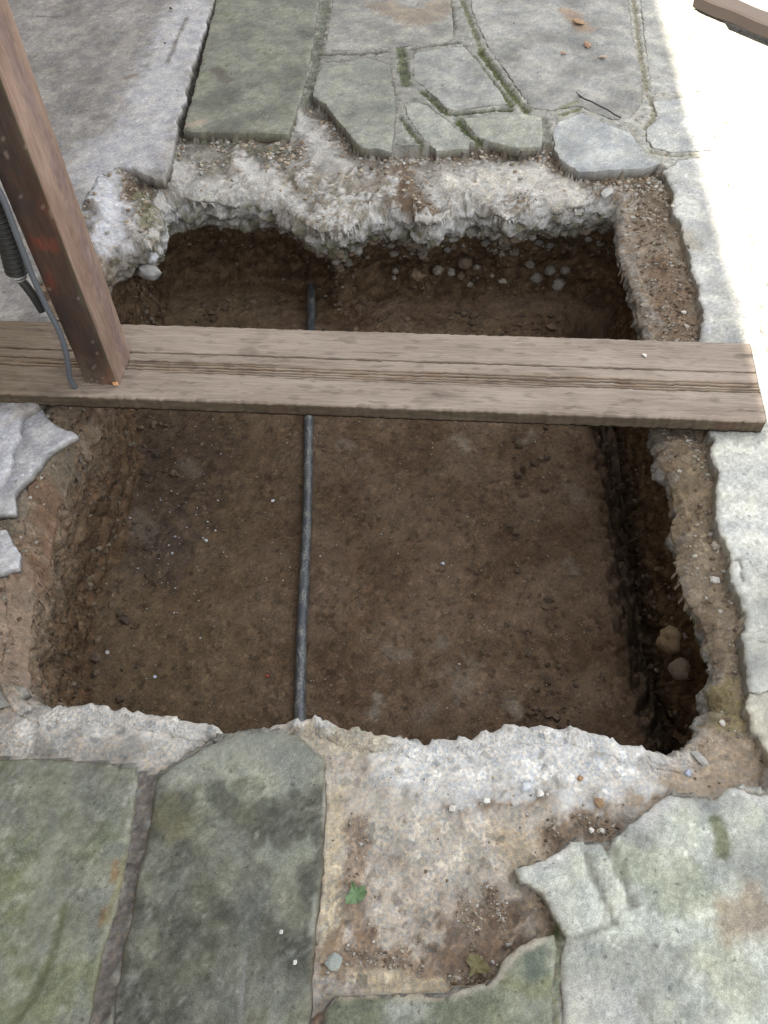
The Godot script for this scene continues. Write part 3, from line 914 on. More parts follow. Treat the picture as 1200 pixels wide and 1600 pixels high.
func flag_mesh(poly: PackedVector2Array, f: Array, which: int) -> ArrayMesh:
	var lo := poly[0]
	var hi := poly[0]
	for p in poly:
		lo = lo.min(p)
		hi = hi.max(p)
	var cs := 0.0055 if (lo.y + hi.y) * 0.5 > -1.0 else 0.0075
	lo -= Vector2.ONE * cs * 4
	hi += Vector2.ONE * cs * 4
	var nx := int((hi.x - lo.x) / cs) + 2
	var nz := int((hi.y - lo.y) / cs) + 2
	var n := nx * nz
	var ins := PackedByteArray()
	ins.resize(n)
	var d := PackedFloat32Array()
	d.resize(n)
	d.fill(1.0)
	var who := PackedInt32Array()
	who.resize(n)
	who.fill(-1)
	var cnt := poly.size()
	for j in nz:
		var z := lo.y + j * cs
		var cuts := PackedFloat32Array()
		for i in cnt:
			var p := poly[i]
			var q := poly[(i + 1) % cnt]
			if (p.y > z) != (q.y > z):
				cuts.append(p.x + (q.x - p.x) * (z - p.y) / (q.y - p.y))
		cuts.sort()
		for k in range(0, cuts.size() - 1, 2):
			for i in range(maxi(0, int(ceil((cuts[k] - lo.x) / cs))), mini(nx - 1, int(floor((cuts[k + 1] - lo.x) / cs))) + 1):
				ins[j * nx + i] = 1
	# distance to the outline, close to it
	var reach := 5
	for i in cnt:
		for half in 2:
			var p := poly[i].lerp(poly[(i + 1) % cnt], half * 0.5)
			var a := int(round((p.x - lo.x) / cs))
			var b := int(round((p.y - lo.y) / cs))
			for jj in range(maxi(0, b - reach), mini(nz, b + reach + 1)):
				for ii in range(maxi(0, a - reach), mini(nx, a + reach + 1)):
					var k := jj * nx + ii
					var dd := Vector2(lo.x + ii * cs, lo.y + jj * cs).distance_to(p)
					if dd < d[k]:
						d[k] = dd
						who[k] = i * 2 + half
	var top: float = f[1] * 0.001
	var base: Vector3 = f[2]
	var moss: float = f[3]
	var stain: float = f[4]
	var crust: float = f[5]
	var sd := which * 5.3
	var tilt := Vector2(n_low.get_noise_2d(sd, 1.0), n_low.get_noise_2d(sd, 9.0)) * 0.006
	var mid := (lo + hi) * 0.5
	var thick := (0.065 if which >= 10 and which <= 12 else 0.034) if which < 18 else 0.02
	var marks := []
	for e in mark_list():
		if e[0] == which:
			marks.append(e)
	var v := PackedVector3Array()
	var c := PackedColorArray()
	v.resize(n)
	c.resize(n)
	for j in nz:
		for i in nx:
			var k := j * nx + i
			var p := Vector2(lo.x + i * cs, lo.y + j * cs)
			var dd := d[k]
			if not ins[k] and dd > cs * 2.9:
				continue
			var rim := 0
			if not ins[k]:
				rim = 1 if dd <= cs * 1.45 else 2
				if who[k] >= 0:
					p = poly[who[k] / 2].lerp(poly[(who[k] / 2 + 1) % cnt], (who[k] % 2) * 0.5)
				dd = 0.0
			var lowv := n_low.get_noise_3d(p.x, p.y, sd)
			var mi := n_mid.get_noise_3d(p.x, p.y, sd)
			var fi := n_fine.get_noise_3d(p.x, p.y, sd)
			var gr := n_grit.get_noise_3d(p.x, p.y, sd)
			var y := top + 0.0025 * lowv + 0.0014 * mi + 0.0006 * fi + tilt.dot(p - mid)
			# riven steps: thin layers of the stone that have flaked away
			var flake := n_low.get_noise_3d(p.x * 1.3 + 7.0, p.y * 0.9, sd + 3.0) + 0.35 * mi
			y -= 0.0022 * ss(0.12, 0.15, flake) + 0.0016 * ss(-0.2, -0.17, flake)
			y -= (0.003 if which >= 10 or which == 0 else 0.0010) * pow(clampf(1.0 - dd / (0.006 + 0.004 * mi), 0.0, 1.0), 2.0)
			var pa0 := n_patch.get_noise_3d(p.x, p.y, sd + 40.0)
			var cc := base * (1.0 + 0.22 * lowv + 0.15 * mi + 0.09 * fi + 0.10 * gr)
			cc = cc.lerp(base * Vector3(0.50, 0.50, 0.47), ss(0.0, 0.55, mi * 0.6 + fi * 0.2 - lowv * 0.8 + stain - 0.45) * minf(1.0, stain * 1.4))
			cc = cc.lerp(Vector3(0.125, 0.14, 0.068), ss(0.05, 0.7, lowv * 0.9 + mi * 0.6 + pa0 * 0.5 + fi * 0.25 + moss - 0.5) * minf(0.8, moss * 1.2))
			cc = cc.lerp(Vector3(0.47, 0.475, 0.43), ss(0.25, 0.75, -lowv * 0.6 + mi * 0.6 + fi * 0.45 + crust - 0.25) * crust)
			# lichen and worn patches, a few centimetres across, with ragged edges
			var pa := n_patch.get_noise_3d(p.x, p.y, sd)
			cc = cc.lerp(cc * 1.55 + Vector3(0.015, 0.015, 0.012), ss(0.06, 0.36, pa + 0.25 * fi + 0.7 * lowv - 0.10) * (0.22 + 0.45 * crust))
			cc = cc.lerp(cc * 0.55, ss(0.08, 0.40, -pa + 0.25 * fi - 0.8 * lowv - 0.04) * (0.12 + 0.6 * stain))
			if which == 15:   # paler and freshly chipped towards the pit
				cc = cc.lerp(cc * 1.5 + Vector3(0.03, 0.035, 0.03), ss(-0.36, -0.50, p.y + 0.12 * mi))
			if which == 13:
				cc = cc.lerp(Vector3(0.58, 0.57, 0.53), ss(0.022, 0.006, dd + 0.012 * mi) * ss(0.0, 0.25, lowv + 0.3) * (1.0 if p.y < -0.3 else 0.4))
			if which == 17:   # trowel lines run along the slab
				var tw := Vector2(p.x * 0.96 + p.y * 0.28, p.y * 0.96 - p.x * 0.28)
				cc *= 1.0 + 0.14 * n_fine.get_noise_2d(tw.x * 1.6, tw.y * 0.16) + 0.08 * n_mid.get_noise_2d(tw.x * 2.0, tw.y * 0.3)
			for e in marks:
				var dm := dist_line(p, e[1])
				if dm < e[2] * 2.5:
					var s := ss(1.3, 0.5, dm / e[2] + 0.6 * mi + 0.2 * fi)
					y -= e[3] * s
					cc = cc.lerp((e[4] as Vector3) * (1.0 + 0.2 * fi + 0.1 * gr), s * 0.85)
			# edges: a little earth clings to them; rims and sides get painted shadow
			cc = cc.lerp(Vector3(0.27, 0.23, 0.17), ss(0.007, 0.0, dd + 0.004 * fi) * 0.10)
			if rim == 1 and which >= 10 and which < 17:
				y -= 0.002
				cc = cc.lerp(Vector3(0.16, 0.125, 0.085) * (1.0 + 0.3 * fi), 0.35)
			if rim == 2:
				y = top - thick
				cc = Vector3(0.085, 0.066, 0.048) * (1.0 + 0.3 * fi)  # dark brown side face: the shadow line below the edge, put into the colour
			v[k] = Vector3(p.x, y, p.y)
			c[k] = col(cc)
	var idx := PackedInt32Array()
	for j in nz - 1:
		for i in nx - 1:
			var k := j * nx + i
			var ok := true
			for q in [k, k + 1, k + nx, k + nx + 1]:
				if not ins[q] and d[q] > cs * 2.9:
					ok = false
					break
			if ok:
				idx.append_array([k, k + 1, k + nx, k + 1, k + nx + 1, k + nx])
	return grid_mesh(v, c, idx)


# ==================================================================== the pit

const DEPTHS := [0.0, 0.03, 0.06, 0.10, 0.17]

func outward(side: Vector4, depth: float, whole: float) -> float:
	# how far the wall lies behind the lip, at so much depth under it
	depth *= 1.0 - 0.40 * side.x
	whole *= 1.0 - 0.40 * side.x
	var far := [0.0, -0.006, 0.020, 0.100, 0.120, 0.075]
	var right_ := [0.0, 0.004, 0.035, 0.080, 0.080, 0.055]
	var near := [0.0, 0.008, 0.030, 0.040, 0.040, 0.020]
	var left_ := [0.0, 0.003, 0.006, 0.010, 0.010, -0.002]
	var i := 0
	while i < 4 and depth > DEPTHS[i + 1]:
		i += 1
	var a: float = DEPTHS[i]
	var b: float = DEPTHS[i + 1] if i < 4 else maxf(whole, a + 0.01)
	var t := smoothstep(a, b, depth) if i < 4 else clampf((depth - a) / (b - a), 0.0, 1.0)
	var r := 0.0
	for s in 4:
		var keys: Array = [far, right_, near, left_][s]
		r += side[s] * lerpf(keys[i], keys[i + 1], t)
	return r


func facet2(n: FastNoiseLite, freq: float, x: float, z: float) -> float:
	# a tilted plane in every cell, as where cement has broken
	var v := n.get_noise_2d(x, z)
	var s := (x * cos(v * 23.0) + z * sin(v * 23.0)) * freq * 0.8 + v * 7.0
	return s - floor(s) - 0.5


func facet3(n: FastNoiseLite, freq: float, x: float, y: float, z: float) -> float:
	var v := n.get_noise_3d(x, y, z)
	var s := (x * cos(v * 23.0) + y * sin(v * 41.0) + z * sin(v * 23.0)) * freq * 0.7 + v * 7.0
	return s - floor(s) - 0.5


func build_pit_wall() -> void:
	var cnt := lip_p.size()
	var rows := 84
	var v := PackedVector3Array()
	var c := PackedColorArray()
	v.resize(rows * (cnt + 1))
	c.resize(rows * (cnt + 1))
	for ii in cnt + 1:
		var i := ii % cnt
		var p := lip_p[i]
		var ps := lip_s[i]
		var nn := lip_n[i]
		var side := lip_z[i]
		var h := lip_h[i]
		var low := lerpf(FLOOR, FLOOR - 0.17, ss(0.35, 0.8, side.y))
		var whole := h - low
		var lip_y := height_at(p.x, p.y) * 0.6 + h * 0.4
		for r in rows:
			var pos: Vector3
			var cc: Vector3
			if r < 9:
				var o := 0.034 * (1.0 - r / 9.0)
				var q := p + nn * o
				var hh := height_at(q.x, q.y)
				hh = lerpf(hh + 0.0015, lip_y, ss(0.012, 0.0, o)) - 0.004 * ss(0.008, 0.0, o)
				if r == 0: hh -= 0.008
				pos = Vector3(q.x, hh, q.y)
				cc = colour_at(q.x, q.y)
			else:
				var t := (r - 9) / float(rows - 14)
				var depth := (0.12 * t / 0.5) if t < 0.5 else lerpf(0.12, whole, (t - 0.5) / 0.5)
				var inn := 0.0
				if t > 1.0:
					depth = whole
					inn = lerpf(0.02, 0.006, side.y) * (r - 9 - (rows - 14))
				depth = minf(depth, whole)
				var base := p.lerp(ps, ss(0.0, lerpf(0.06, 0.022, side.x), depth))
				var q := base + nn * (outward(side, depth, whole) - inn)
				var y := lip_y - 0.004 - depth * (lip_y - 0.004 - low) / whole
				var w := ss(0.0, 0.02, depth) * ss(whole, whole - 0.04, depth)
				var cr := n_crag.get_noise_3d(q.x, y * 1.2, q.y)
				var mi := n_mid.get_noise_3d(q.x, y * 1.3, q.y)
				var fi := n_fine.get_noise_3d(q.x, y, q.y)
				var ce := n_cell.get_noise_3d(q.x, y, q.y)
				var hard := side.x * ss(0.135, 0.095, depth + 0.04 * mi) + side.y * ss(0.06, 0.03, depth + 0.03 * mi) + side.z * ss(0.09, 0.06, depth + 0.03 * mi) + side.w * 0.0
				var amp := lerpf(0.012, 0.015, hard)
				var f1 := facet3(n_facet, 8.5, q.x, y, q.y)
				var f2 := facet3(n_chunk, 23.0, q.x, y, q.y)
				var push := amp * (0.8 * n_form.get_noise_3d(q.x, y, q.y) + lerpf(0.7, 0.22, hard) * mi + 0.2 * cr - 0.15) + (lerpf(0.014, 0.011, hard) * f1 + lerpf(0.008, 0.003, hard) * f2 + hard * (0.034 * (n_lump.get_noise_3d(q.x, y, q.y) + 0.45) + 0.003 * (n_lump2.get_noise_3d(q.x, y, q.y) + 0.45))) * (1.0 - 0.55 * side.y * hard) + lerpf(0.0030, 0.0012, hard) * fi + (0.0012 - 0.0009 * hard) * n_grit.get_noise_3d(q.x, y, q.y)
				# bites out of the broken face
				push += 0.022 * hard * ss(0.1, 0.6, n_low.get_noise_3d(q.x * 2.2, y * 3.0, q.y * 2.2)) * ss(0.02, 0.05, depth)
				q += nn * push * w
				y += 0.5 * push * w * hard
				if t >= 1.0: y = low - 0.004 * (r - 9 - (rows - 14)) + 0.004
				pos = Vector3(q.x, y, q.y)
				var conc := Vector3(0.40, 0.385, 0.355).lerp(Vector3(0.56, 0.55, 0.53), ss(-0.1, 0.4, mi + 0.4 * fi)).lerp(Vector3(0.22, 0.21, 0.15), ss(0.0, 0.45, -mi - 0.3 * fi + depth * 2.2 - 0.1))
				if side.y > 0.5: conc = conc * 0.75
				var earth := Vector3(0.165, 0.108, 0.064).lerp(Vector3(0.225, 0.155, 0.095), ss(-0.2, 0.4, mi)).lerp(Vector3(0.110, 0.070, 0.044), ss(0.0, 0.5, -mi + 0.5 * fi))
				earth *= 1.0 - 0.22 * side.x  # far side painted darker, for the shade under the lip
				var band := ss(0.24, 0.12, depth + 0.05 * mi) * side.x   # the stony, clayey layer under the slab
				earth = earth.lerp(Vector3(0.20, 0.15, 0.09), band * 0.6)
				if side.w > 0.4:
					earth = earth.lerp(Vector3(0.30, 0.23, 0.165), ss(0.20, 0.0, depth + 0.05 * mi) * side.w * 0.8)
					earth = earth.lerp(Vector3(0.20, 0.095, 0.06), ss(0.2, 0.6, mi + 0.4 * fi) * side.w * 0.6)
				earth *= 1.0 + 0.22 * n_mid.get_noise_2d(q.x * 0.25 + q.y * 0.25, y * 2.6 + 0.06 * mi)
				earth *= 1.0 + 0.30 * fi + 0.2 * (ce + 0.5) + 0.25 * n_grit.get_noise_3d(q.x, y, q.y)
				conc = conc.lerp(Vector3(0.17, 0.145, 0.10), ss(-0.32, -0.05, n_lump.get_noise_3d(q.x, y, q.y)) * 0.55)
				conc *= 1.0 + 0.18 * fi + 0.2 * (ce + 0.5)
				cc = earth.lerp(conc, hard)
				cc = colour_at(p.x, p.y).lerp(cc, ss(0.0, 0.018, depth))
			v[r * (cnt + 1) + ii] = pos
			if r > 38 and r < rows - 5: wall_at.append(pos - Vector3(nn.x, 0, nn.y) * 0.001)
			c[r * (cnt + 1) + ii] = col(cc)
	var idx := PackedInt32Array()
	var turned := (lip_p[10] - lip_p[0]).orthogonal().dot(lip_n[5]) > 0
	for r in rows - 1:
		for i in cnt:
			var k := r * (cnt + 1) + i
			if turned:
				idx.append_array([k, k + cnt + 1, k + 1, k + 1, k + cnt + 1, k + cnt + 2])
			else:
				idx.append_array([k, k + 1, k + cnt + 1, k + 1, k + cnt + 2, k + cnt + 1])
	var wall := put("pit_wall", grid_mesh(v, c, idx), m_dirt)
	tag(wall, "earth sides of the pit under the jagged broken concrete edge", "pit wall", "", "structure")
	# cobbles that stick out of the earth
	var cob := [cobble_mesh(31, 0.18), cobble_mesh(47, 0.12), cobble_mesh(53, 0.25)]
	var list := [
		[Vector3(0.128, -0.335, -2.119), 0.028, 0.022, Vector3(0.216, 0.152, 0.101)], [Vector3(0.191, -0.322, -2.114), 0.017, 0.016, Vector3(0.240, 0.205, 0.158)],
		[Vector3(0.058, -0.323, -2.119), 0.011, 0.010, Vector3(0.256, 0.220, 0.173)], [Vector3(0.054, -0.349, -2.119), 0.008, 0.007, Vector3(0.272, 0.236, 0.194)],
		[Vector3(0.274, -0.308, -2.129), 0.024, 0.018, Vector3(0.152, 0.114, 0.079)], [Vector3(0.231, -0.331, -2.114), 0.012, 0.015, Vector3(0.240, 0.220, 0.194)],
		[Vector3(0.391, -0.368, -2.114), 0.021, 0.017, Vector3(0.304, 0.281, 0.245)], [Vector3(0.420, -0.403, -2.110), 0.013, 0.010, Vector3(0.240, 0.236, 0.230)],
		[Vector3(0.385, -0.310, -2.129), 0.016, 0.011, Vector3(0.136, 0.129, 0.137)], [Vector3(0.499, -0.362, -2.114), 0.017, 0.017, Vector3(0.216, 0.198, 0.173)],
		[Vector3(0.573, -0.389, -2.114), 0.021, 0.019, Vector3(0.272, 0.251, 0.216)], [Vector3(0.524, -0.403, -2.112), 0.017, 0.014, Vector3(0.192, 0.160, 0.130)],
		[Vector3(0.478, -0.319, -2.124), 0.013, 0.011, Vector3(0.208, 0.182, 0.151)], [Vector3(0.540, -0.339, -2.119), 0.019, 0.014, Vector3(0.224, 0.205, 0.180)],
		[Vector3(0.589, -0.344, -2.124), 0.016, 0.013, Vector3(0.232, 0.213, 0.187)], [Vector3(0.293, -0.377, -2.112), 0.011, 0.008, Vector3(0.240, 0.205, 0.158)],
		[Vector3(0.312, -0.322, -2.124), 0.011, 0.009, Vector3(0.216, 0.182, 0.144)], [Vector3(0.361, -0.349, -2.116), 0.009, 0.008, Vector3(0.248, 0.220, 0.180)],
		[Vector3(0.262, -0.348, -2.116), 0.014, 0.010, Vector3(0.144, 0.106, 0.072)], [Vector3(0.638, -0.382, -2.124), 0.015, 0.012, Vector3(0.168, 0.144, 0.115)],
		[Vector3(0.616, -0.345, -0.836), 0.031, 0.028, Vector3(0.33, 0.25, 0.155)], [Vector3(0.619, -0.345, -0.765), 0.026, 0.024, Vector3(0.25, 0.20, 0.155)],
		[Vector3(0.652, -0.310, -0.827), 0.030, 0.022, Vector3(0.24, 0.23, 0.24)], [Vector3(0.649, -0.296, -0.806), 0.014, 0.010, Vector3(0.55, 0.60, 0.68)],
		[Vector3(-0.618, -0.120, -1.881), 0.030, 0.020, Vector3(0.30, 0.29, 0.28)], [Vector3(-0.605, -0.090, -1.902), 0.018, 0.014, Vector3(0.45, 0.45, 0.46)],
		[Vector3(-0.613, -0.140, -1.894), 0.012, 0.009, Vector3(0.50, 0.50, 0.52)],
		[Vector3(-0.748, -0.062, -1.081), 0.013, 0.010, Vector3(0.30, 0.28, 0.20)], [Vector3(-0.717, -0.066, -1.130), 0.015, 0.010, Vector3(0.34, 0.31, 0.25)],
		[Vector3(-0.733, -0.066, -1.084), 0.010, 0.008, Vector3(0.40, 0.37, 0.31)], [Vector3(-0.740, -0.066, -1.016), 0.011, 0.008, Vector3(0.50, 0.47, 0.40)],
		[Vector3(-0.759, -0.064, -1.012), 0.013, 0.009, Vector3(0.27, 0.29, 0.29)], [Vector3(-0.760, -0.066, -0.991), 0.010, 0.009, Vector3(0.45, 0.31, 0.15)],
		[Vector3(-0.733, -0.068, -1.064), 0.018, 0.006, Vector3(0.42, 0.40, 0.36)], [Vector3(-0.760, -0.060, -1.063), 0.010, 0.009, Vector3(0.22, 0.22, 0.17)],
		[Vector3(-0.725, -0.066, -1.110), 0.010, 0.008, Vector3(0.28, 0.26, 0.19)],
	]
	for e in list:
		var o := put("cobble", cob[rng.randi() % 3], tinted(e[3]), wall)
		o.position = e[0] - Vector3(0, 0, 0.008 if e[0].z < -2.0 else 0.0)
		o.scale = Vector3(e[1], e[2], (e[1] + e[2]) * 0.5)
		o.rotation = Vector3(rng.randf() * 0.6, rng.randf() * 6.28, rng.randf() * 0.6)


var tints := {}

func tinted(c: Vector3) -> StandardMaterial3D:
	var key := "%.2f %.2f %.2f" % [c.x, c.y, c.z]
	if not tints.has(key):
		var m: StandardMaterial3D = m_gravel.duplicate()
		m.vertex_color_use_as_albedo = false
		m.resource_name = "stone " + key
		m.albedo_color = Color(c.x * 1.3, c.y * 1.3, c.z * 1.3).linear_to_srgb()
		m.uv1_world_triplanar = true
		tints[key] = m
	return tints[key]


func cobble_mesh(sd: int, rough: float) -> ArrayMesh:
	# a rounded stone of radius one
	var nse := noise(0.9, FastNoiseLite.TYPE_SIMPLEX, 2, sd)
	var rings := 14
	var segs := 20
	var v := PackedVector3Array()
	var c := PackedColorArray()
	var idx := PackedInt32Array()
	for j in rings + 1:
		for i in segs + 1:
			var a := PI * j / rings
			var b := TAU * (i % segs) / segs
			var p := Vector3(sin(a) * cos(b), cos(a), sin(a) * sin(b))
			v.append(p * (1.0 + rough * nse.get_noise_3dv(p) * 1.6))
			c.append(Color.WHITE)
	for j in rings:
		for i in segs:
			var k := j * (segs + 1) + i
			idx.append_array([k, k + 1, k + segs + 1, k + 1, k + segs + 2, k + segs + 1])
	return grid_mesh(v, c, idx)


func chip_mesh(sd: int) -> ArrayMesh:
	# an angular chip of stone, flat shaded, of radius one
	var r := RandomNumberGenerator.new()
	r.seed = sd
	var p := PackedVector3Array()
	for k in 12:
		var y := 1.0 - 2.0 * (k + 0.5) / 12.0
		var a := k * 2.39996 + r.randf() * 0.7
		var q := sqrt(1.0 - y * y)
		p.append(Vector3(cos(a) * q, y * 0.75, sin(a) * q) * r.randf_range(0.72, 1.15))
	# convex hull by brute force: every face with all the other points on one side
	var st := SurfaceTool.new()
	st.begin(Mesh.PRIMITIVE_TRIANGLES)
	st.set_smooth_group(-1)
	st.set_color(Color.WHITE)
	for i in 12:
		for j in range(i + 1, 12):
			for k in range(j + 1, 12):
				var nrm := (p[j] - p[i]).cross(p[k] - p[i])
				var pos := 0
				var neg := 0
				for m in 12:
					if m == i or m == j or m == k: continue
					if nrm.dot(p[m] - p[i]) > 0: pos += 1
					else: neg += 1
				if pos == 0 or neg == 0:
					var o: Array = [p[i], p[k], p[j]] if pos == 0 else [p[i], p[j], p[k]]
					for q in o:
						st.set_color(Color.WHITE)
						st.add_vertex(q)
	st.generate_normals()
	return st.commit()


func build_pit_floor() -> void:
	var cs := 0.005
	var x0 := -0.86
	var z0 := -2.20
	var nx := 336
	var nz := 372
	var v := PackedVector3Array()
	var c := PackedColorArray()
	var idx := PackedInt32Array()
	v.resize(nx * nz)
	c.resize(nx * nz)
	var pale := []
	for e in [
		[[-107, -1482, -89, -1470], 0.016, 0.5], [[204, -1481, 214, -1457], 0.018, 0.7], [[-26, -749, -32, -705], 0.012, 0.9], [[262, -732, 262, -710], 0.014, 0.7],
		[[158, -803, 169, -764], 0.030, 0.5], [[121, -883, 117, -867], 0.014, 0.5], [[316, -1559, 324, -1546], 0.012, 0.6], [[497, -1272, 478, -1304], 0.02, 0.4],
		[[33, -846, -3, -855], 0.016, 0.5], [[395, -1484, 405, -1495], 0.016, 0.5], [[-524, -1431, -504, -1408], 0.02, 0.4], [[-630, -1244, -601, -1213], 0.03, 0.35],
		[[442, -1079, 446, -1060], 0.014, 0.6], [[76, -716, 68, -695], 0.02, 0.35],
	]:
		pale.append([pts(e[0]), e[1], e[2]])
	for j in nz:
		for i in nx:
			var x := x0 + i * cs
			var z := z0 + j * cs
			var lo := n_low.get_noise_2d(x + 20.0, z)
			var mi := n_mid.get_noise_2d(x + 20.0, z)
			var fi := n_fine.get_noise_2d(x, z + 5.0)
			var gr := n_grit.get_noise_2d(x, z)
			var pa := n_patch.get_noise_2d(x * 0.6, z * 0.6)
			var y := FLOOR + 0.008 * lo + 0.0022 * mi + 0.0008 * fi + 0.0005 * gr
			y += 0.002 * ss(0.35, 0.6, fi) * ss(-0.2, 0.3, mi + lo)
			var cc := Vector3(0.176, 0.120, 0.078).lerp(Vector3(0.212, 0.150, 0.102), ss(-0.4, 0.6, 0.9 * lo + 0.35 * mi)).lerp(Vector3(0.138, 0.090, 0.058), ss(0.0, 0.8, -0.9 * lo + 0.5 * pa - 0.2 * mi))
			# the left third is smoother, yellower clay, with a darker patch in its far corner
			var clay := ss(-0.15, -0.45, x + 0.1 * mi)
			cc = cc.lerp(Vector3(0.178, 0.128, 0.078), clay * 0.7)
			cc = cc.lerp(Vector3(0.104, 0.073, 0.055), ss(0.30, 0.08, Vector2(x + 0.60, (z + 1.45) * 0.8).length() + 0.12 * mi) * 0.8)
			cc = cc.lerp(Vector3(0.130, 0.098, 0.080), ss(0.16, 0.03, Vector2(x + 0.55, z + 1.16).length() + 0.08 * mi) * 0.7)
			cc *= 0.92 + 0.10 * fi + 0.10 * gr
			for e in pale:
				var l: PackedVector2Array = e[0]
				if absf(l[0].x - x) > 0.1 or absf(l[0].y - z) > 0.1: continue
				var s := ss(1.5, 0.4, dist_line(Vector2(x, z), l) / e[1] + 1.1 * mi + 0.5 * fi)
				cc = cc.lerp(Vector3(0.29, 0.245, 0.195), s * e[2])
				y += 0.003 * s
			# along the right side a narrower trench goes deeper
			y -= 0.17 * ss(0.505, 0.64, x - 0.045 * ss(-0.9, -1.4, z) + 0.022 * mi + 0.006 * fi) * ss(-2.02, -1.90, z)
			v[j * nx + i] = Vector3(x, y, z)
			c[j * nx + i] = col(cc)
	for j in nz - 1:
		for i in nx - 1:
			var k := j * nx + i
			idx.append_array([k, k + 1, k + nx, k + 1, k + nx + 1, k + nx])
	var floor_ := put("pit_floor", grid_mesh(v, c, idx), m_floor)
	tag(floor_, "bare brown earth at the bottom of the pit", "earth", "", "structure")


# ==================================================================== board, post, pipe

func build_board_and_post() -> void:
	build_board()
	build_post()
	# steel pipe across the pit
	var pm := StandardMaterial3D.new()
	pm.resource_name = "galvanised steel"
	var size := 256
	var b := tex_noise(0.02, FastNoiseLite.TYPE_SIMPLEX, 4, 71, size)
	var d := tex_noise(0.12, FastNoiseLite.TYPE_SIMPLEX, 2, 72, size)
	var img := PackedByteArray()
	img.resize(size * size * 3)
	var rg := PackedByteArray()
	rg.resize(size * size)
	for i in size * size:
		var w := clampf((b[i] / 255.0 - 0.52) * 2.5 + (d[i] / 255.0 - 0.5) * 2.2, 0, 1)
		var q := Vector3(0.29, 0.30, 0.32).lerp(Vector3(0.55, 0.55, 0.52), w)
		img[i * 3] = int(q.x * 255)
		img[i * 3 + 1] = int(q.y * 255)
		img[i * 3 + 2] = int(q.z * 255)
		rg[i] = int(255 * (0.42 + 0.45 * w))
	pm.albedo_texture = rgb_tex(img, size, size)
	pm.roughness_texture = grey_tex(rg, size)
	pm.roughness = 1.0
	pm.metallic = 0.35
	pm.uv1_triplanar = true
	pm.uv1_world_triplanar = true
	pm.uv1_scale = Vector3(6, 6, 3)
	var line := PackedVector3Array()
	var a := Vector3(-0.211, -0.380, -2.137)
	var e := Vector3(-0.185, -0.380, -0.673)
	for k in 25:
		var t := k / 24.0
		var p := a.lerp(e, lerpf(-0.06, 1.06, t))
		p += Vector3(0.004 * sin(t * 5.0) + 0.002 * sin(t * 13.0), -0.003 * sin(t * PI), 0)
		line.append(p)
	var pipe := put("steel_pipe", tube(line, 0.0125, 14), pm)
	tag(pipe, "thin grey steel pipe running lengthwise across the open pit", "pipe")


func tube(line: PackedVector3Array, r: float, segs: int, radii := PackedFloat32Array()) -> ArrayMesh:
	var v := PackedVector3Array()
	var c := PackedColorArray()
	var idx := PackedInt32Array()
	var n := line.size()
	var side := Vector3.RIGHT
	for i in n:
		var t := (line[mini(i + 1, n - 1)] - line[maxi(i - 1, 0)]).normalized()
		if i == 0:
			side = t.cross(Vector3.UP if absf(t.y) < 0.9 else Vector3.RIGHT).normalized()
		side = (side - t * side.dot(t)).normalized()
		var up := t.cross(side)
		var rr := radii[i] if radii.size() else r
		for k in segs:
			var a := TAU * k / segs
			v.append(line[i] + (side * cos(a) + up * sin(a)) * rr)
			c.append(Color.WHITE)
	for i in n - 1:
		for k in segs:
			var p := i * segs + k
			var q := i * segs + (k + 1) % segs
			idx.append_array([p, p + segs, q, q, p + segs, q + segs])
	for end in [0, n - 1]:
		var m := v.size()
		v.append(line[end])
		c.append(Color.WHITE)
		for k in segs:
			var p: int = end * segs + k
			var q: int = end * segs + (k + 1) % segs
			idx.append_array([m, p, q] if end == 0 else [m, q, p])
	return grid_mesh(v, c, idx)


func wood_textures(w: int, h: int, sd: int, tone: Array, knots: Array, contrast := 1.0) -> Array:
	# grain runs along u; tone: dark, mid, light (linear); returns [colour, height]
	var na := noise(1.0, FastNoiseLite.TYPE_SIMPLEX, 3, sd)
	var nb := noise(1.0, FastNoiseLite.TYPE_SIMPLEX, 2, sd + 1)
	var nc := noise(1.0, FastNoiseLite.TYPE_SIMPLEX, 3, sd + 2)
	var img := PackedByteArray()
	var hh := PackedByteArray()
	img.resize(w * h * 3)
	hh.resize(w * h)
	var d: Vector3 = tone[0]
	var m: Vector3 = tone[1]
	var l: Vector3 = tone[2]
	for j in h:
		var y := float(j) / h
		for i in w:
			var x := float(i) / w
			var yy := y + 0.010 * na.get_noise_2d(x * 5.0, y * 3.0)
			for kn in knots:
				var q := Vector2((x - kn[0]) * kn[2], y - kn[1])
				yy += 0.03 * signf(q.y) * exp(-q.length_squared() * 90.0)
			var g := nb.get_noise_2d(x * 9.0, yy * 95.0)
			var f := na.get_noise_2d(x * 13.0, yy * 230.0)
			var bl := nc.get_noise_2d(x * 4.0, y * 2.5)
			var t := clampf(0.5 + contrast * (0.42 * g + 0.40 * f + 0.45 * bl), 0.0, 1.0)
			var c := d.lerp(m, t * 2.0) if t < 0.5 else m.lerp(l, t * 2.0 - 1.0)
			var k := (j * w + i) * 3
			img[k] = int(255 * pow(clampf(c.x, 0, 1), 0.4545))
			img[k + 1] = int(255 * pow(clampf(c.y, 0, 1), 0.4545))
			img[k + 2] = int(255 * pow(clampf(c.z, 0, 1), 0.4545))
			hh[j * w + i] = int(255 * clampf(0.5 + 0.35 * g + 0.3 * f, 0, 1))
	return [rgb_tex(img, w, h), ImageTexture.create_from_image(Image.create_from_data(w, h, false, Image.FORMAT_L8, hh))]


